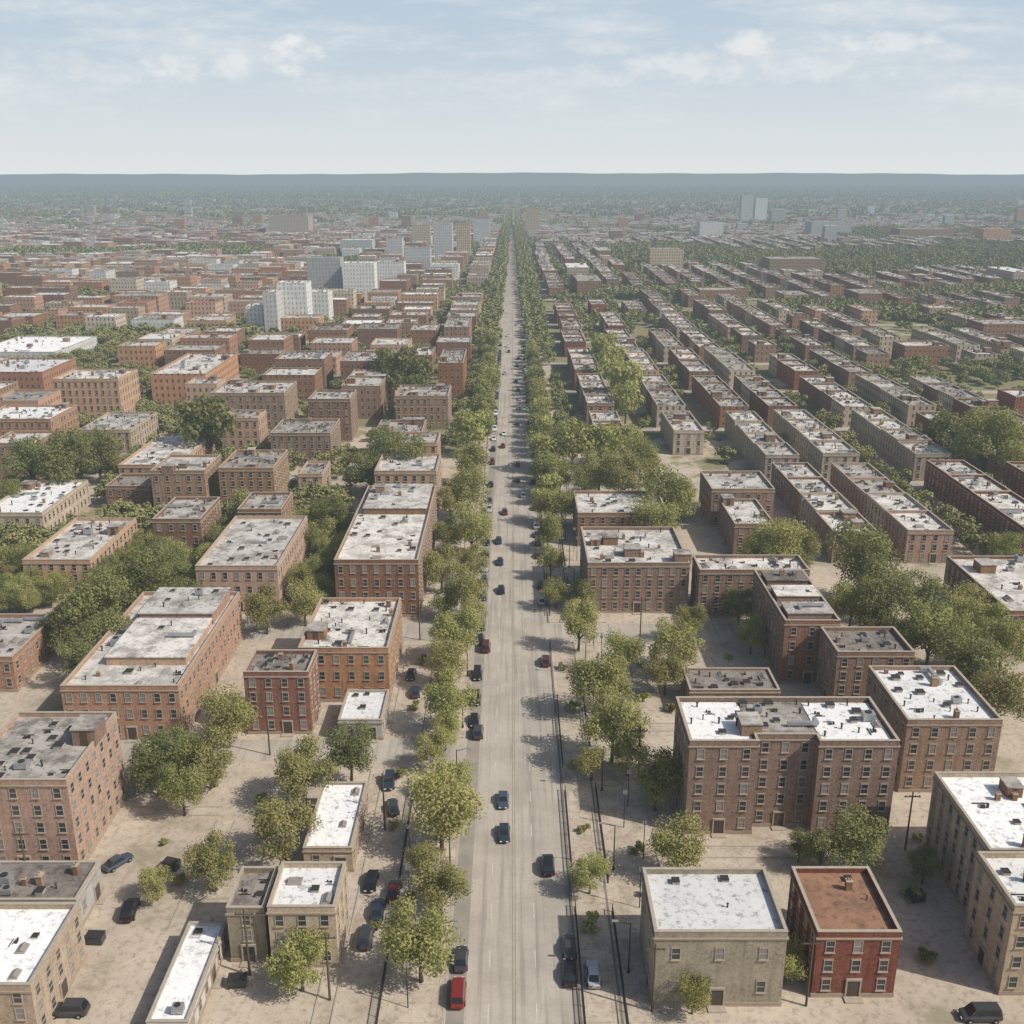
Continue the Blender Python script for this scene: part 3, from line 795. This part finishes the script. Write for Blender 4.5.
def tree(x, y, s, label, group=None, near=True, dark=None, z=0):
    global NTREE
    lst = CR if near else CM
    if dark is True: lst = [t for t in lst if t[0].materials[0] == M['leafd']]
    elif dark is False: lst = [t for t in lst if t[0].materials[0] == M['leaf']]
    c, t = R.choice(lst)
    r = bpy.data.objects.new('tree', None); C.objects.link(r); r.location = (x, y, z); r.rotation_euler = (0,0,R.uniform(0,6.28))
    sz = s*R.uniform(.95,1.15); r.scale = (s, s*R.uniform(.9,1.1), sz)
    tag(r, label, 'tree', group); ob('trunk', t, r); ob('crown', c, r); NTREE += 1
def px_tree(px, py, dpx):
    s = 1
    for _ in range(8):
        u, f, d = ray(px, py); t = (H-6.4*s)/d; s = dpx/1024*t/10
    return u*t, f*t, s
CL = [
 ('in the row along the left pavement', 'leafy olive street tree', False, [(420,940,82),(441,806,84),(440,888,58),(428,862,46),(457,775,44),(450,698,62),(457,632,56),(467,592,48),(441,566,46),(472,527,48),(470,490,46),(469,460,42),(468,430,42),(449,662,46),(432,748,38),(470,613,38),(444,600,34),(447,530,38),(473,560,38),(450,500,36),(445,730,36)]),
 ('in the clump before the dark red block', 'yellow-green tree', False, [(284,822,72),(303,768,68),(208,755,60),(226,712,62),(182,788,50)]),
 ('in the shade of the five storey block', 'dark green tree', True, [(155,762,60),(176,746,48)]),
 ('on the open lot at the lower left', 'thin yellowish tree', False, [(212,860,58),(155,880,38)]),
 ('in front of the cream building', 'yellow-green bushy tree', False, [(300,957,66)]),
 ('beside the white-roofed lean-to', 'rounded green tree', True, [(350,752,56)]),
 ('in the large dark clump at the left', 'dark green tree', True, [(100,608,76),(142,578,66),(62,628,54),(122,640,56),(76,662,48),(160,560,42)]),
 ('in the pair behind the dark red block', 'small olive tree', False, [(265,606,48),(304,600,44)]),
 ('beside the square brown block', 'rounded tree', None, [(330,520,42),(250,508,38),(200,488,34),(338,548,38),(322,575,36)]),
 ('in front of the low-roofed brown block', 'dense green tree', True, [(402,467,54),(370,467,48),(385,449,42)]),
 ('in front of the wide brown block', 'broad dark tree', True, [(205,425,62)]),
 ('in the long clump near the left edge', 'dark green tree', True, [(66,461,62),(30,465,50),(98,455,50),(20,495,36)]),
 ('right of the matching brown blocks', 'broad green tree', True, [(408,372,54),(388,369,40),(420,392,36)]),
 ('in the row along the right pavement', 'leafy olive street tree', False, [(613,722,76),(601,680,62),(579,623,48),(546,560,32),(549,500,40),(548,530,36),(590,872,42),(628,752,44),(622,650,44),(585,590,36),(562,505,36),(592,760,38),(556,590,32)]),
 ('in the second row right of the avenue', 'olive tree', False, [(680,843,62),(656,778,58),(676,640,60),(666,668,46),(690,620,38)]),
 ('against the front of the wide brown block', 'dark leafy tree', True, [(857,838,64),(822,850,44),(925,862,40),(800,845,30)]),
 ('in front of the olive brick building', 'thin yellow-green tree', False, [(750,958,48),(692,985,42)]),
 ('left of the stepped dark-roofed block', 'olive tree', None, [(740,602,38),(752,634,34)]),
 ('behind the front pale-roofed block', 'olive tree', False, [(778,540,62),(758,552,42),(800,548,44)]),
 ('in the large green clump at the right', 'broad olive tree', None, [(862,562,74),(884,608,68),(932,628,76),(972,658,74),(916,592,58),(852,602,50),(1000,696,60),(966,604,50),(950,640,54),(1004,640,54),(985,620,48),(900,635,46)]),
 ('in the grove near the right edge', 'broad olive tree', None, [(990,437,68),(946,430,48),(1012,450,50)]),
 ('in the grove right of the avenue middle', 'olive tree', False, [(660,490,62),(622,472,52),(650,512,50),(602,442,46),(572,442,46),(560,472,42),(600,470,46),(640,460,44),(680,500,42),(545,450,36),(585,480,34),(625,440,40)]),
 ('in the tall clump between house rows', 'pale olive tree', False, [(622,382,48),(612,364,42),(606,350,34),(626,400,38)]),
]
for ph, look, dark, pts in CL:
    pts = sorted(pts)
    for i, (px, py, d) in enumerate(pts):
        x, y, s = px_tree(px, py, d)
        for a0, a1, b0, b1 in FOOT:
            if a0-1 < x < a1+1 and b0-1 < y < b1+1:
                c = [(abs(x-a0+1.2),a0-1.2,y),(abs(a1+1.2-x),a1+1.2,y),(abs(y-b0+1.2),x,b0-1.2),(abs(b1+1.2-y),x,b1+1.2)]
                c.sort(); _, x, y = c[0]; break
        if -8.8 < x < 8.8: x = 9.5 if x > 0 else -9.5
        lab = f'{look} {ph}' if len(pts) == 1 else f'{look} {ph}, {nth(i+1)} from the left'
        tree(x, y, s, lab, None if len(pts) == 1 else 'trees '+ph, near=y < 330, dark=dark, z=.12 if 8.6 < abs(x) < 12.9 else 0)
stuff_t = []
k = 0; y = 368
while y < 4500:
    s = R.uniform(.8, 1.15); xx = 12.2 if y < 700 else max(6.5, 11.5-(y-700)/300)
    if y < 600: k += 1; tree(-11.6+R.uniform(-1.2,.9), y, s, f'street tree far along the left side of the avenue, {nth(k)} beyond the near row', 'far street trees left of the avenue', near=False, z=.12)
    else:
        stuff_t.append((-xx+R.uniform(-1,1), y, s))
        if R.random() < .8: stuff_t.append((-xx-7, y+4, s))
    if y < 620 and R.random() < .5: stuff_t.append((-18.5, y+4, s*.8))
    y += R.uniform(7.5, 11)
k = 0; y = 297
while y < 4500:
    s = R.uniform(.78, 1.05); xx = 11.4 if y < 700 else max(6, 10.6-(y-700)/300)
    if y < 560: k += 1; tree(11.0+R.uniform(-.8,.9), y, s, f'street tree far along the right side of the avenue, {nth(k)} beyond the near row', 'far street trees right of the avenue', near=False, z=.12)
    else:
        stuff_t.append((xx+R.uniform(-1,1), y, s))
        if R.random() < .8: stuff_t.append((xx+7, y+4, s))
    if y > 330 and R.random() < .7: stuff_t.append((20.0+R.uniform(-1.5,1.5), y+5, s*.9))
    y += R.uniform(7.5, 11)
for _ in range(150): stuff_t.append((R.uniform(-14, 14), R.uniform(2620, 4400), R.uniform(.8, 1.3)))
cand = []
def treefree(x, y, m=2.2):
    for a0, a1, b0, b1 in FOOT:
        if a0-m < x < a1+m and b0-m < y < b1+m: return False
    return True
for i in range(len(ROWX)-1):
    xm = (ROWX[i]+ROWX[i+1])/2; y = 235 if ROWX[i] > 80 else 345
    narrow = ROWX[i+1]-ROWX[i] < 22
    while y < 2000:
        x = xm+R.uniform(-3, 3)*(0.4 if narrow else 1)
        pr_ = (.35 if narrow else .7)+.25*green(x, y)
        if R.random() < pr_ and inframe(x, y) and treefree(x, y, 1.6) and min(abs(y-c) for c, w in CROSS) > 4: cand.append((math.hypot(x, y), 'right', i+1, x, y, R.uniform(.5, .95)*(.75 if narrow else 1)))
        y += R.uniform(6, 11)
for _ in range(10000):
    y = 215+1300*R.random()**1.2; x = -R.uniform(20, .53*y+10)
    if inframe(x, y) and treefree(x, y, 1.9) and R.random() < .38+.28*green(x, y) and abs(y-205) > 8 and all(abs(x-a)+abs(y-b) > 7 for _, _, _, a, b, _ in cand[-60:]): cand.append((math.hypot(x, y), 'left', int(-x//40)+1, x, y, R.uniform(.45, .85)))
cand.sort(); cnt = {}
left = 298-NTREE
for i, (d, side, st, x, y, s) in enumerate(cand):
    if i < left:
        cnt[(side, st)] = cnt.get((side, st), 0)+1
        tree(x, y, s, f'leafy tree, {nth(cnt[(side,st)])} back in the {nth(st)} green strip {side} of the avenue', f'trees between the buildings {side} of the avenue', near=y < 300)
    else: stuff_t.append((x, y, s))
nb = 0
for _ in range(80000):
    y = R.uniform(560, 2000); x = R.uniform(24, .55*y)*(1 if R.random() < .72 else -1)
    if belt(x, y) and inframe(x, y) and nb < 7500 and treefree(x, y, 2): stuff_t.append((x, y, R.uniform(.75, 1.25))); nb += 1
for _ in range(6000):
    y = R.uniform(480, 2200); x = R.uniform(24, .53*y)*(1 if R.random() < .6 else -1)
    if green(x, y) > .75 and inframe(x, y) and treefree(x, y, 2): stuff_t.append((x, y, R.uniform(.65, 1.1)))
for _ in range(21000):
    y = 1000*math.exp(R.random()*2.25); x = R.uniform(-.53, .53)*y
    if abs(x) < 24: continue
    if R.random() > .38+.42*green(x, y) and not y > 4400: continue
    stuff_t.append((x, y, R.uniform(.6, 1.05)*(1 if y < 2500 else (1.5 if y < 4500 else 2.3))))
print('TREES', NTREE, 'stuff', len(stuff_t), 'belt', nb, 'cand', len(cand), 'FAR', len(far_boxes), 'ROW', len(rh), 'BL', len(bl))
T = np.array(stuff_t); parts = []
def batch(T, n, leaf, seed):
    if not len(T): return
    protos = [crown_arr(n, 5, 4.0, 5.4, leaf, seed+i, 12)[0] for i in range(6)]
    idx = NR.randint(0, 6, len(T))
    for i in range(6):
        t = T[idx == i]
        if len(t): parts.append((protos[i][None,:,:]*t[:,2][:,None,None]*np.array([1,1,.95])+np.stack([t[:,0],t[:,1],np.zeros(len(t))],1)[:,None,:]).reshape(-1,3))
dd = T[:,1]
batch(T[dd < 600], 800, .48, 290); batch(T[(dd >= 600)&(dd < 900)], 300, .77, 300); batch(T[(dd >= 900)&(dd < 2000)], 80, 1.45, 320); batch(T[dd >= 2000], 28, 2.8, 340)
o = ob('distant_trees', npmesh('distant_trees', np.concatenate(parts), [M['leaff']])); o['kind'] = 'stuff'; tag(o, 'mass of far-off trees between the distant buildings', 'trees')

# ------------------------------------------------------------------ cars
def car_parts(paint, kind):
    L, Wd, hb_, hr = {'sedan':(2.25,.89,.88,1.42), 'van':(2.45,.95,1.05,1.85), 'suv':(2.35,.94,1.02,1.72)}[kind]
    b = MB()
    secs = [(-L,.72,.38,.70),(-L+.12,.84,.28,hb_-.06),(-L*.45,.98,.25,hb_),(L*.3,1.0,.25,hb_),(L*.6,.97,.25,hb_-.06),(L-.25,.88,.28,hb_-.2),(L,.70,.38,.62)]
    rings = []
    for y, w, zb, zt in secs:
        w *= Wd; zm = zb+(zt-zb)*.62
        rings.append([(-w*.9,y,zb),(w*.9,y,zb),(w,y,zb+.13),(w,y,zm),(w*.86,y,zt),(-w*.86,y,zt),(-w,y,zm),(-w,y,zb+.13)])
    for a, c in zip(rings, rings[1:]):
        for i in range(8): j = (i+1) % 8; b.quad(a[i], a[j], c[j], c[i])
    b.poly(rings[0][::-1]); b.poly(rings[-1])
    y0, y1, y2, y3 = {'sedan':(-1.75,-1.05,.35,1.0), 'van':(-2.3,-2.1,.9,1.55), 'suv':(-2.15,-1.75,.4,1.0)}[kind]
    wb, wt = Wd*.85, Wd*.70; z0 = hb_-.03
    B = [(-wb,y0,z0),(wb,y0,z0),(wb,y3,z0),(-wb,y3,z0)]; T_ = [(-wt,y1,hr),(wt,y1,hr),(wt,y2,hr),(-wt,y2,hr)]
    for i in range(4): j = (i+1) % 4; b.quad(B[i],B[j],T_[j],T_[i])
    b.quad(*T_)
    body = b.mesh('body', [paint])
    def pane(i, nm):
        j = (i+1) % 4; q = [Vector(B[i]),Vector(B[j]),Vector(T_[j]),Vector(T_[i])]; c = sum(q, Vector())/4
        nrm = (q[1]-q[0]).cross(q[3]-q[0]).normalized(); m = MB(); m.quad(*[tuple(c+(p-c)*.88+nrm*.012) for p in q]); return nm, m.mesh(nm, [M['cglass']])
    out = [('body', body, None)]+[(n_, m_, None) for n_, m_ in (pane(0,'rear_window'), pane(1,'side_window'), pane(2,'windscreen'), pane(3,'side_window'))]
    out += [('wheel', None, (sx*(Wd-.1), sy, .33)) for sx in (-1,1) for sy in (-L*.62, L*.62)]
    hl = MB(); hl.box(-.17,.17,-.03,.03,-.07,.07); hm = hl.mesh('headlight', [M['lamp']]); tm = hl.mesh('tail_light', [M['tail']])
    out += [('headlight', hm, (s_*Wd*.52, L+.0, .58)) for s_ in (-1,1)]+[('tail_light', tm, (s_*Wd*.54, -L-.0, .62)) for s_ in (-1,1)]
    return out
wm = MB(); wm.tube((-.12,0,0),(.12,0,0),.33,.33,14,0); wm.tube((-.128,0,0),(.128,0,0),.19,.19,10,1)
WHEEL = wm.mesh('wheel', [M['tyre'], M['rim']])
CARS = {}
def car(x, y, rz, kind, colour, label, group=None, simple=False, z=.004):
    key = (kind, colour)
    if key not in CARS: CARS[key] = car_parts(M['c_'+colour], kind)
    r = bpy.data.objects.new('car' if kind != 'van' else 'van', None); C.objects.link(r); r.location = (x, y, z); r.rotation_euler = (0,0,rz)
    tag(r, label, 'car' if kind != 'van' else 'van', group)
    for nm, me, loc in CARS[key]:
        if simple and nm in ('headlight','tail_light'): continue
        ob(nm, me if me else WHEEL, r, loc or (0,0,0))
    return r
PI = math.pi
def pc(px, py, kind, col, label, rz=0, z=.004, dx=0):
    x, y = W(px, py+5, .5); car(x+dx, y, rz, kind, col, label, z=z)
pc(503,795,'sedan','blue','dark blue car driving down the middle of the avenue, farther of two', PI)
pc(504,828,'sedan','navy','dark navy car driving down the middle of the avenue, nearer of two', PI)
pc(548,860,'suv','black','black car in the right lane of the avenue, alone')
pc(569,942,'sedan','charcoal','charcoal car at the right kerb near the bottom, behind another dark car')
pc(569,968,'sedan','black','black car at the right kerb near the bottom, beside the silver one')
pc(593,970,'sedan','silver','silver car on the paved strip right of the avenue', z=.124)
pc(458,988,'van','red','long red van at the left kerb near the bottom', z=.012)
pc(461,954,'sedan','charcoal','charcoal car at the left kerb ahead of the red van', z=.012)
pc(378,905,'sedan','navy','dark navy car behind the cream building, nearer to the trees')
pc(366,932,'suv','charcoal','charcoal car beside the cream building')
pc(394,886,'sedan','maroon','dark red car under the tree beside the left pavement')
pc(393,802,'sedan','charcoal','charcoal car right of the long white roof', .2)
pc(130,905,'suv','black','large black car parked on the open lot at the lower left', .1)
pc(118,857,'sedan','blue','blue-grey car parked beside the five storey brick block', -.6)
pc(69,1005,'suv','charcoal','dark car at the very bottom left', PI/2)
pc(486,642,'van','maroon','red van at the left kerb beyond the near trees', z=.012)
pc(478,727,'suv','charcoal','charcoal car at the left kerb by the lean-to', z=.012)
pc(415,687,'sedan','navy','dark navy car left of the pavement trees', .1)
pc(980,1010,'van','charcoal','dark van at the bottom right corner', PI/2)
cols = ['charcoal','silver','navy','black','black','white','charcoal','blue','beige','maroon']
k = 0
for y in [121, 146, 184]:
    k += 1; car(-20.0+R.uniform(-.3,.3), y, PI+R.uniform(-.05,.05), R.choice(['sedan','suv']), R.choice(['charcoal','black','navy']), f'dark car on the sandy verge left of the avenue pavement, {nth(k)} from the viewer', 'cars on the sandy verge left of the pavement')
k = 0; y = 166
while y < 640:
    if R.random() < .62: k += 1; car(-6.9, y, PI, R.choice(['sedan','sedan','suv']), R.choice(cols[:5] if y < 230 else cols), f'car parked along the left kerb of the avenue, {nth(k)} beyond the near red van', 'cars parked along the left kerb', y > 300, .012)
    y += R.uniform(6.5, 11)
k = 0; y = 190
while y < 640:
    if abs(y-205) > 7 and R.random() < .62: k += 1; car(6.9, y, 0, R.choice(['sedan','sedan','suv']), R.choice(cols), f'car parked along the right kerb of the avenue, {nth(k)} from the viewer', 'cars parked along the right kerb', y > 300)
    y += R.uniform(6.5, 12)
k = 0
for y in [228, 247, 263, 288, 305, 322, 341, 366, 385, 402, 431, 450, 470, 492, 512, 534, 556, 580, 600, 640, 690]:
    k += 1; sd = R.choice((-1, 1)); car(sd*R.uniform(1.6, 3.8), y, 0 if sd > 0 else PI, 'sedan', R.choice(cols), f'small car driving on the far avenue, {nth(k)} beyond the two blue cars', 'cars driving on the far avenue', True)
k = 0
for rx in (76, 122, 150):
    for y in range(256, 380, 11):
        if R.random() < .5 and abs(y-317) > 7 and inframe(rx, y) and treefree(rx, y, 1.5):
            k += 1; car(rx+R.choice((-2,2)), y, 0, 'sedan', R.choice(cols), f'car parked in the side streets between the rows of houses, {nth(k)} from the avenue outwards', 'cars parked between the rows of houses', True)

# ------------------------------------------------------------------ street furniture
b = MB(); b.tube((0,0,-.1),(0,0,7.5),.11,.07,8); POLE = b.mesh('pole', [M['dmetal']])
b = MB(); b.tube((0,0,7.4),(0,0,7.5),.06,.06,6); b.tube((0,0,7.35),(1.8,0,7.8),.05,.04,6); ARM = b.mesh('arm', [M['dmetal']])
b = MB(); b.box(1.5,2.3,-.16,.16,7.76,7.9); LH = b.mesh('lamp_head', [M['metal']])
b = MB(); b.tube((0,0,-.1),(0,0,.5),.2,.16,8); LB = b.mesh('base', [M['dmetal']])
for side, x, rz in (('left',-8.9,0),('right',14.6,PI)):
    for k in range(18):
        y = 104+k*20
        if abs(y-205) < 6: y += 9
        r = bpy.data.objects.new('street_lamp', None); C.objects.link(r); r.location = (x, y, .12); r.rotation_euler = (0,0,rz)
        tag(r, f'thin dark street lamp on the {side} side of the avenue, {nth(k+1)} from the viewer', 'street lamp', f'street lamps on the {side} side')
        for nm, m_ in (('pole',POLE),('arm',ARM),('lamp_head',LH),('base',LB)): ob(nm, m_, r)
b = MB(); b.box(-.05,.05,-.05,.05,-.1,1.25); POST = b.mesh('post', [M['dmetal']])
b = MB(); b.box(-.05,.05,0,23.52,0,.09); RAIL = b.mesh('rail', [M['dmetal']])
b = MB()
for i in range(94): b.box(-.015,.015,.2+i*.245,.24+i*.245,.12,1.05)
PICK = b.mesh('railing_bars', [M['dmetal']])
for side, x in (('kerb', 8.6), ('paved strip', 13.6), ('left pavement', -15.9)):
    for k in range(8):
        y = 92+k*30+R.uniform(-2, 3)
        if y-4 < 205 < y+30 or (x < 0 and (y-3 < 156 < y+28 or y > 190)): continue
        r = bpy.data.objects.new('railing', None); C.objects.link(r); r.location = (x, y, .12)
        tag(r, f'dark iron railing along the {side} of the avenue, {nth(k+1)} length from the viewer', 'railing', f'railings along the {side}')
        for i in range(9): ob('post', POST, r, (0, .02+i*2.93, 0))
        ob('rail', RAIL, r, (0,0,1.06)); ob('rail', RAIL, r, (0,0,.12-.1)); ob('railing_bars', PICK, r)
b = MB(); b.tube((0,0,-.1),(0,0,6.8),.08,.05,6); SPL = b.mesh('post', [M['dmetal']])
b = MB(); b.box(-.3,.3,-.03,.03,5.9,6.6); SPS = b.mesh('sign_plate', [M['metal']])
for side, xs_ in (('left', -13.8), ('right', 17.8)):
    for k in range(34):
        y = 100+k*8.2+R.uniform(-2, 2)
        if abs(y-205) < 6 or (side == 'left' and abs(y-156.5) < 5): continue
        r = bpy.data.objects.new('sign_post', None); C.objects.link(r); r.location = (xs_+R.uniform(-1.6, 1.6), y, .12)
        tag(r, f'slim post with small plate on the {side} pavement, {nth(k+1)} from the viewer', 'sign post', f'slim posts on the {side} pavement'); ob('post', SPL, r); ob('sign_plate', SPS, r)
b = MB(); b.tube((0,0,-.1),(0,0,10),.16,.11,8); UP = b.mesh('pole', [M['bark']])
b = MB(); b.box(-1.2,1.2,-.06,.06,9.1,9.25); 
for x in (-1,-.4,.4,1): b.tube((x,0,9.25),(x,0,9.45),.05,.04,6)
UX = b.mesh('crossarm', [M['bark']])
for i, (px, py, lab) in enumerate([(652,1012,'at the left corner of the olive brick building'),(806,1006,'between the olive and dark red buildings'),(638,780,'near the second tree row right of the avenue'),(250,975,'beside the dark narrow building'),(330,1000,'in front of the cream building, bottom'),(385,830,'beside the long white roof'),(270,755,'in front of the dark red brick block'),(420,640,'by the pale-roofed block at the left pavement'),(640,640,'at the right cross street corner'),(30,890,'left of the large black car'),(905,850,'in the alley right of the wide brown block')]):
    x, y = W(px, py)
    r = bpy.data.objects.new('utility_pole', None); C.objects.link(r); r.location = (x, y, 0)
    tag(r, f'thin wooden utility pole {lab}', 'utility pole'); ob('pole', UP, r); ob('crossarm', UX, r)
b = MB(); b.box(-1.1,1.1,-.7,.7,.15,1.2); 
for x in (-.95,.95):
    for yy in (-.55,.55): b.tube((x-.05,yy,.1),(x+.05,yy,.1),.1,.1,8)
DB = b.mesh('bin', [M['c_charcoal']]); b = MB(); b.box(-1.15,1.15,-.75,.75,1.202,1.28); DL = b.mesh('lid', [M['dmetal']])
for px, py, lab in [(96,942,'beside the bottom left low building'),(172,868,'on the open lot near the five storey block'),(915,900,'in the alley beside the dark red building'),(238,985,'in front of the dark narrow building')]:
    x, y = W(px, py); r = bpy.data.objects.new('rubbish_container', None); C.objects.link(r); r.location = (x, y, 0); r.rotation_euler = (0,0,R.uniform(-.3,.3))
    tag(r, f'dark wheeled rubbish container {lab}', 'rubbish container'); ob('bin', DB, r); ob('lid', DL, r)
BU = []
for s in range(3):
    q, _ = crown_arr(900, 1.2, .9, .8, .13, 500+s, 8); BU.append(npmesh('bush', q, [M['leaf'] if s else M['leafd']]))
k = 0
bp = [(-24.5,104),(-25,118),(-26,131),(-34,112),(-47,121),(-52,130),(-58,118),(-40,141),(-49,146),(-35,147),(-62,140),(-18.2,112),(-18.1,134),(-18.4,148),(-18.2,171),(-18.3,190),(-14,118),(-11,131),(-14.5,143),(-12,165),(-14,182),(10.5,112),(11,133),(10.2,151),(11.2,170),(10.4,187),(19,118),(18.5,128),(25.4,139),(25.8,150),(23,161),(20,176),(26,188),(30,170),(36,176),(41,168),(33,190),(45,192),(52,132),(55,118),(53,106),(61,131),(-74,126),(-66,150),(-28,124),(-36,136),(-40,112),(-37,104),(-27,167),(-27.5,180),(-31,186),(25,174),(31,196),(-70,144),(-56,145)]
bp.sort(key=lambda p: p[1])
for x, y in bp:
    if not treefree(x, y, 1.3): continue
    k += 1; s = R.uniform(.6, 1.5)
    o = ob('bush', R.choice(BU), None, (x, y, .1 if -16 < x < -8.3 or 8.3 < x < 21 else 0), R.uniform(0,6), (s, s, s*.9)); tag(o, f'small round bush on the sandy ground, {nth(k)} nearest to the viewer', 'bush', 'bushes on the sandy ground')

# ------------------------------------------------------------------ light, sky, camera
el = math.radians(44); az = Vector((.93, -.37, 0)).normalized()
ts = Vector((az.x*math.cos(el), az.y*math.cos(el), math.sin(el)))
sd = bpy.data.lights.new('sun', 'SUN'); sd.energy = 4.3; sd.angle = math.radians(.6); sd.color = (1, .94, .84)
so = bpy.data.objects.new('sun', sd); C.objects.link(so); so.rotation_euler = ts.to_track_quat('Z', 'Y').to_euler()
w = bpy.data.worlds.new('World'); SC.world = w; w.use_nodes = True
try:
    w.cycles.sampling_method = 'MANUAL'; w.cycles.sample_map_resolution = 256
except Exception as e: print(e)
class WN(NT):
    def __init__(s, t): s.t = t; t.nodes.clear()
N = WN(w.node_tree)
sky = N.n('ShaderNodeTexSky'); sky.sky_type = 'NISHITA'; sky.sun_disc = False; sky.sun_elevation = el; sky.sun_rotation = math.atan2(az.x, az.y); sky.dust_density = 3
tc = N.n('ShaderNodeTexCoord'); s3 = N.n('ShaderNodeSeparateXYZ'); N.set(s3.inputs[0], tc.outputs['Generated'])
z = s3.outputs[2]
lo = N.mix(N.ramp(z, -.02, .15), (7.2,7.45,7.45), (4.7,5.8,6.75))
ys_ = N.math('MAXIMUM', s3.outputs[1], .05)
qx = N.math('DIVIDE', s3.outputs[0], ys_); qz = N.math('DIVIDE', z, ys_)
qv = N.n('ShaderNodeCombineXYZ'); N.set(qv.inputs[0], qx); N.set(qv.inputs[1], qz)
sv = N.n('ShaderNodeVectorMath', operation='MULTIPLY'); N.set(sv.inputs[0], qv.outputs[0]); sv.inputs[1].default_value = (1, 1.7, 1)
sv2 = N.n('ShaderNodeVectorMath', operation='MULTIPLY'); N.set(sv2.inputs[0], qv.outputs[0]); sv2.inputs[1].default_value = (1, 5, 1)
nzb = N.noise(sv.outputs[0], 34, 5, .62); streak = N.noise(sv2.outputs[0], 4.5, 6, .66)
thin = N.math('MULTIPLY', N.ramp(streak, .42, .68), N.math('MULTIPLY', N.ramp(z, .02, .08), .55))
tot = thin
for (px, py, rx, ry, amp) in [(291,56,26,16,.85),(172,68,32,15,.6),(228,64,28,12,.6),(50,62,50,10,.3),(746,46,26,15,.7),(720,66,110,14,.5),(885,42,60,10,.6),(940,50,50,8,.45),(560,78,70,9,.35),(385,88,70,9,.25),(110,72,60,10,.4),(800,70,90,11,.45),(600,46,50,8,.35)]:
    u, f, d = ray(px, py); cxx, czz = u/f, -d/f
    ex = N.math('DIVIDE', N.math('SUBTRACT', qx, cxx), rx/1024); ez = N.math('DIVIDE', N.math('SUBTRACT', qz, czz), ry/1024)
    r2 = N.math('ADD', N.math('MULTIPLY', ex, ex), N.math('MULTIPLY', ez, ez))
    k_ = N.math('SUBTRACT', 1.15, N.math('MULTIPLY', r2, .55)); k_ = N.math('ADD', k_, N.math('MULTIPLY', N.math('SUBTRACT', nzb, .5), 2.6))
    mk = N.math('MULTIPLY', N.ramp(k_, .2, 1.3), amp); tot = N.math('MAXIMUM', tot, mk)
front = N.math('GREATER_THAN', s3.outputs[1], .1)
tot = N.math('MULTIPLY', tot, front)
cloudc = N.mix(N.ramp(nzb, .35, .65), (7.3,7.45,7.55), (8.5,8.5,8.3))
lo = N.mix(tot, lo, cloudc)
col = N.mix(N.ramp(z, .16, .45), lo, sky.outputs[0])
bg = N.n('ShaderNodeBackground'); N.set(bg.inputs[0], col); bg.inputs[1].default_value = .105
wo = N.n('ShaderNodeOutputWorld'); N.t.links.new(bg.outputs[0], wo.inputs[0])
SC.view_settings.view_transform = 'Standard'; SC.view_settings.look = 'None'; SC.view_settings.exposure = 0
cd = bpy.data.cameras.new('camera'); cam = bpy.data.objects.new('camera', cd); C.objects.link(cam)
cd.sensor_width = 36; cd.lens = 36; cd.clip_end = 40000; cd.clip_start = 1
cam.location = (0, 0, H); cam.rotation_euler = (math.pi/2-P, 0, 0)
SC.camera = cam
print('OBJ', len(bpy.data.objects))
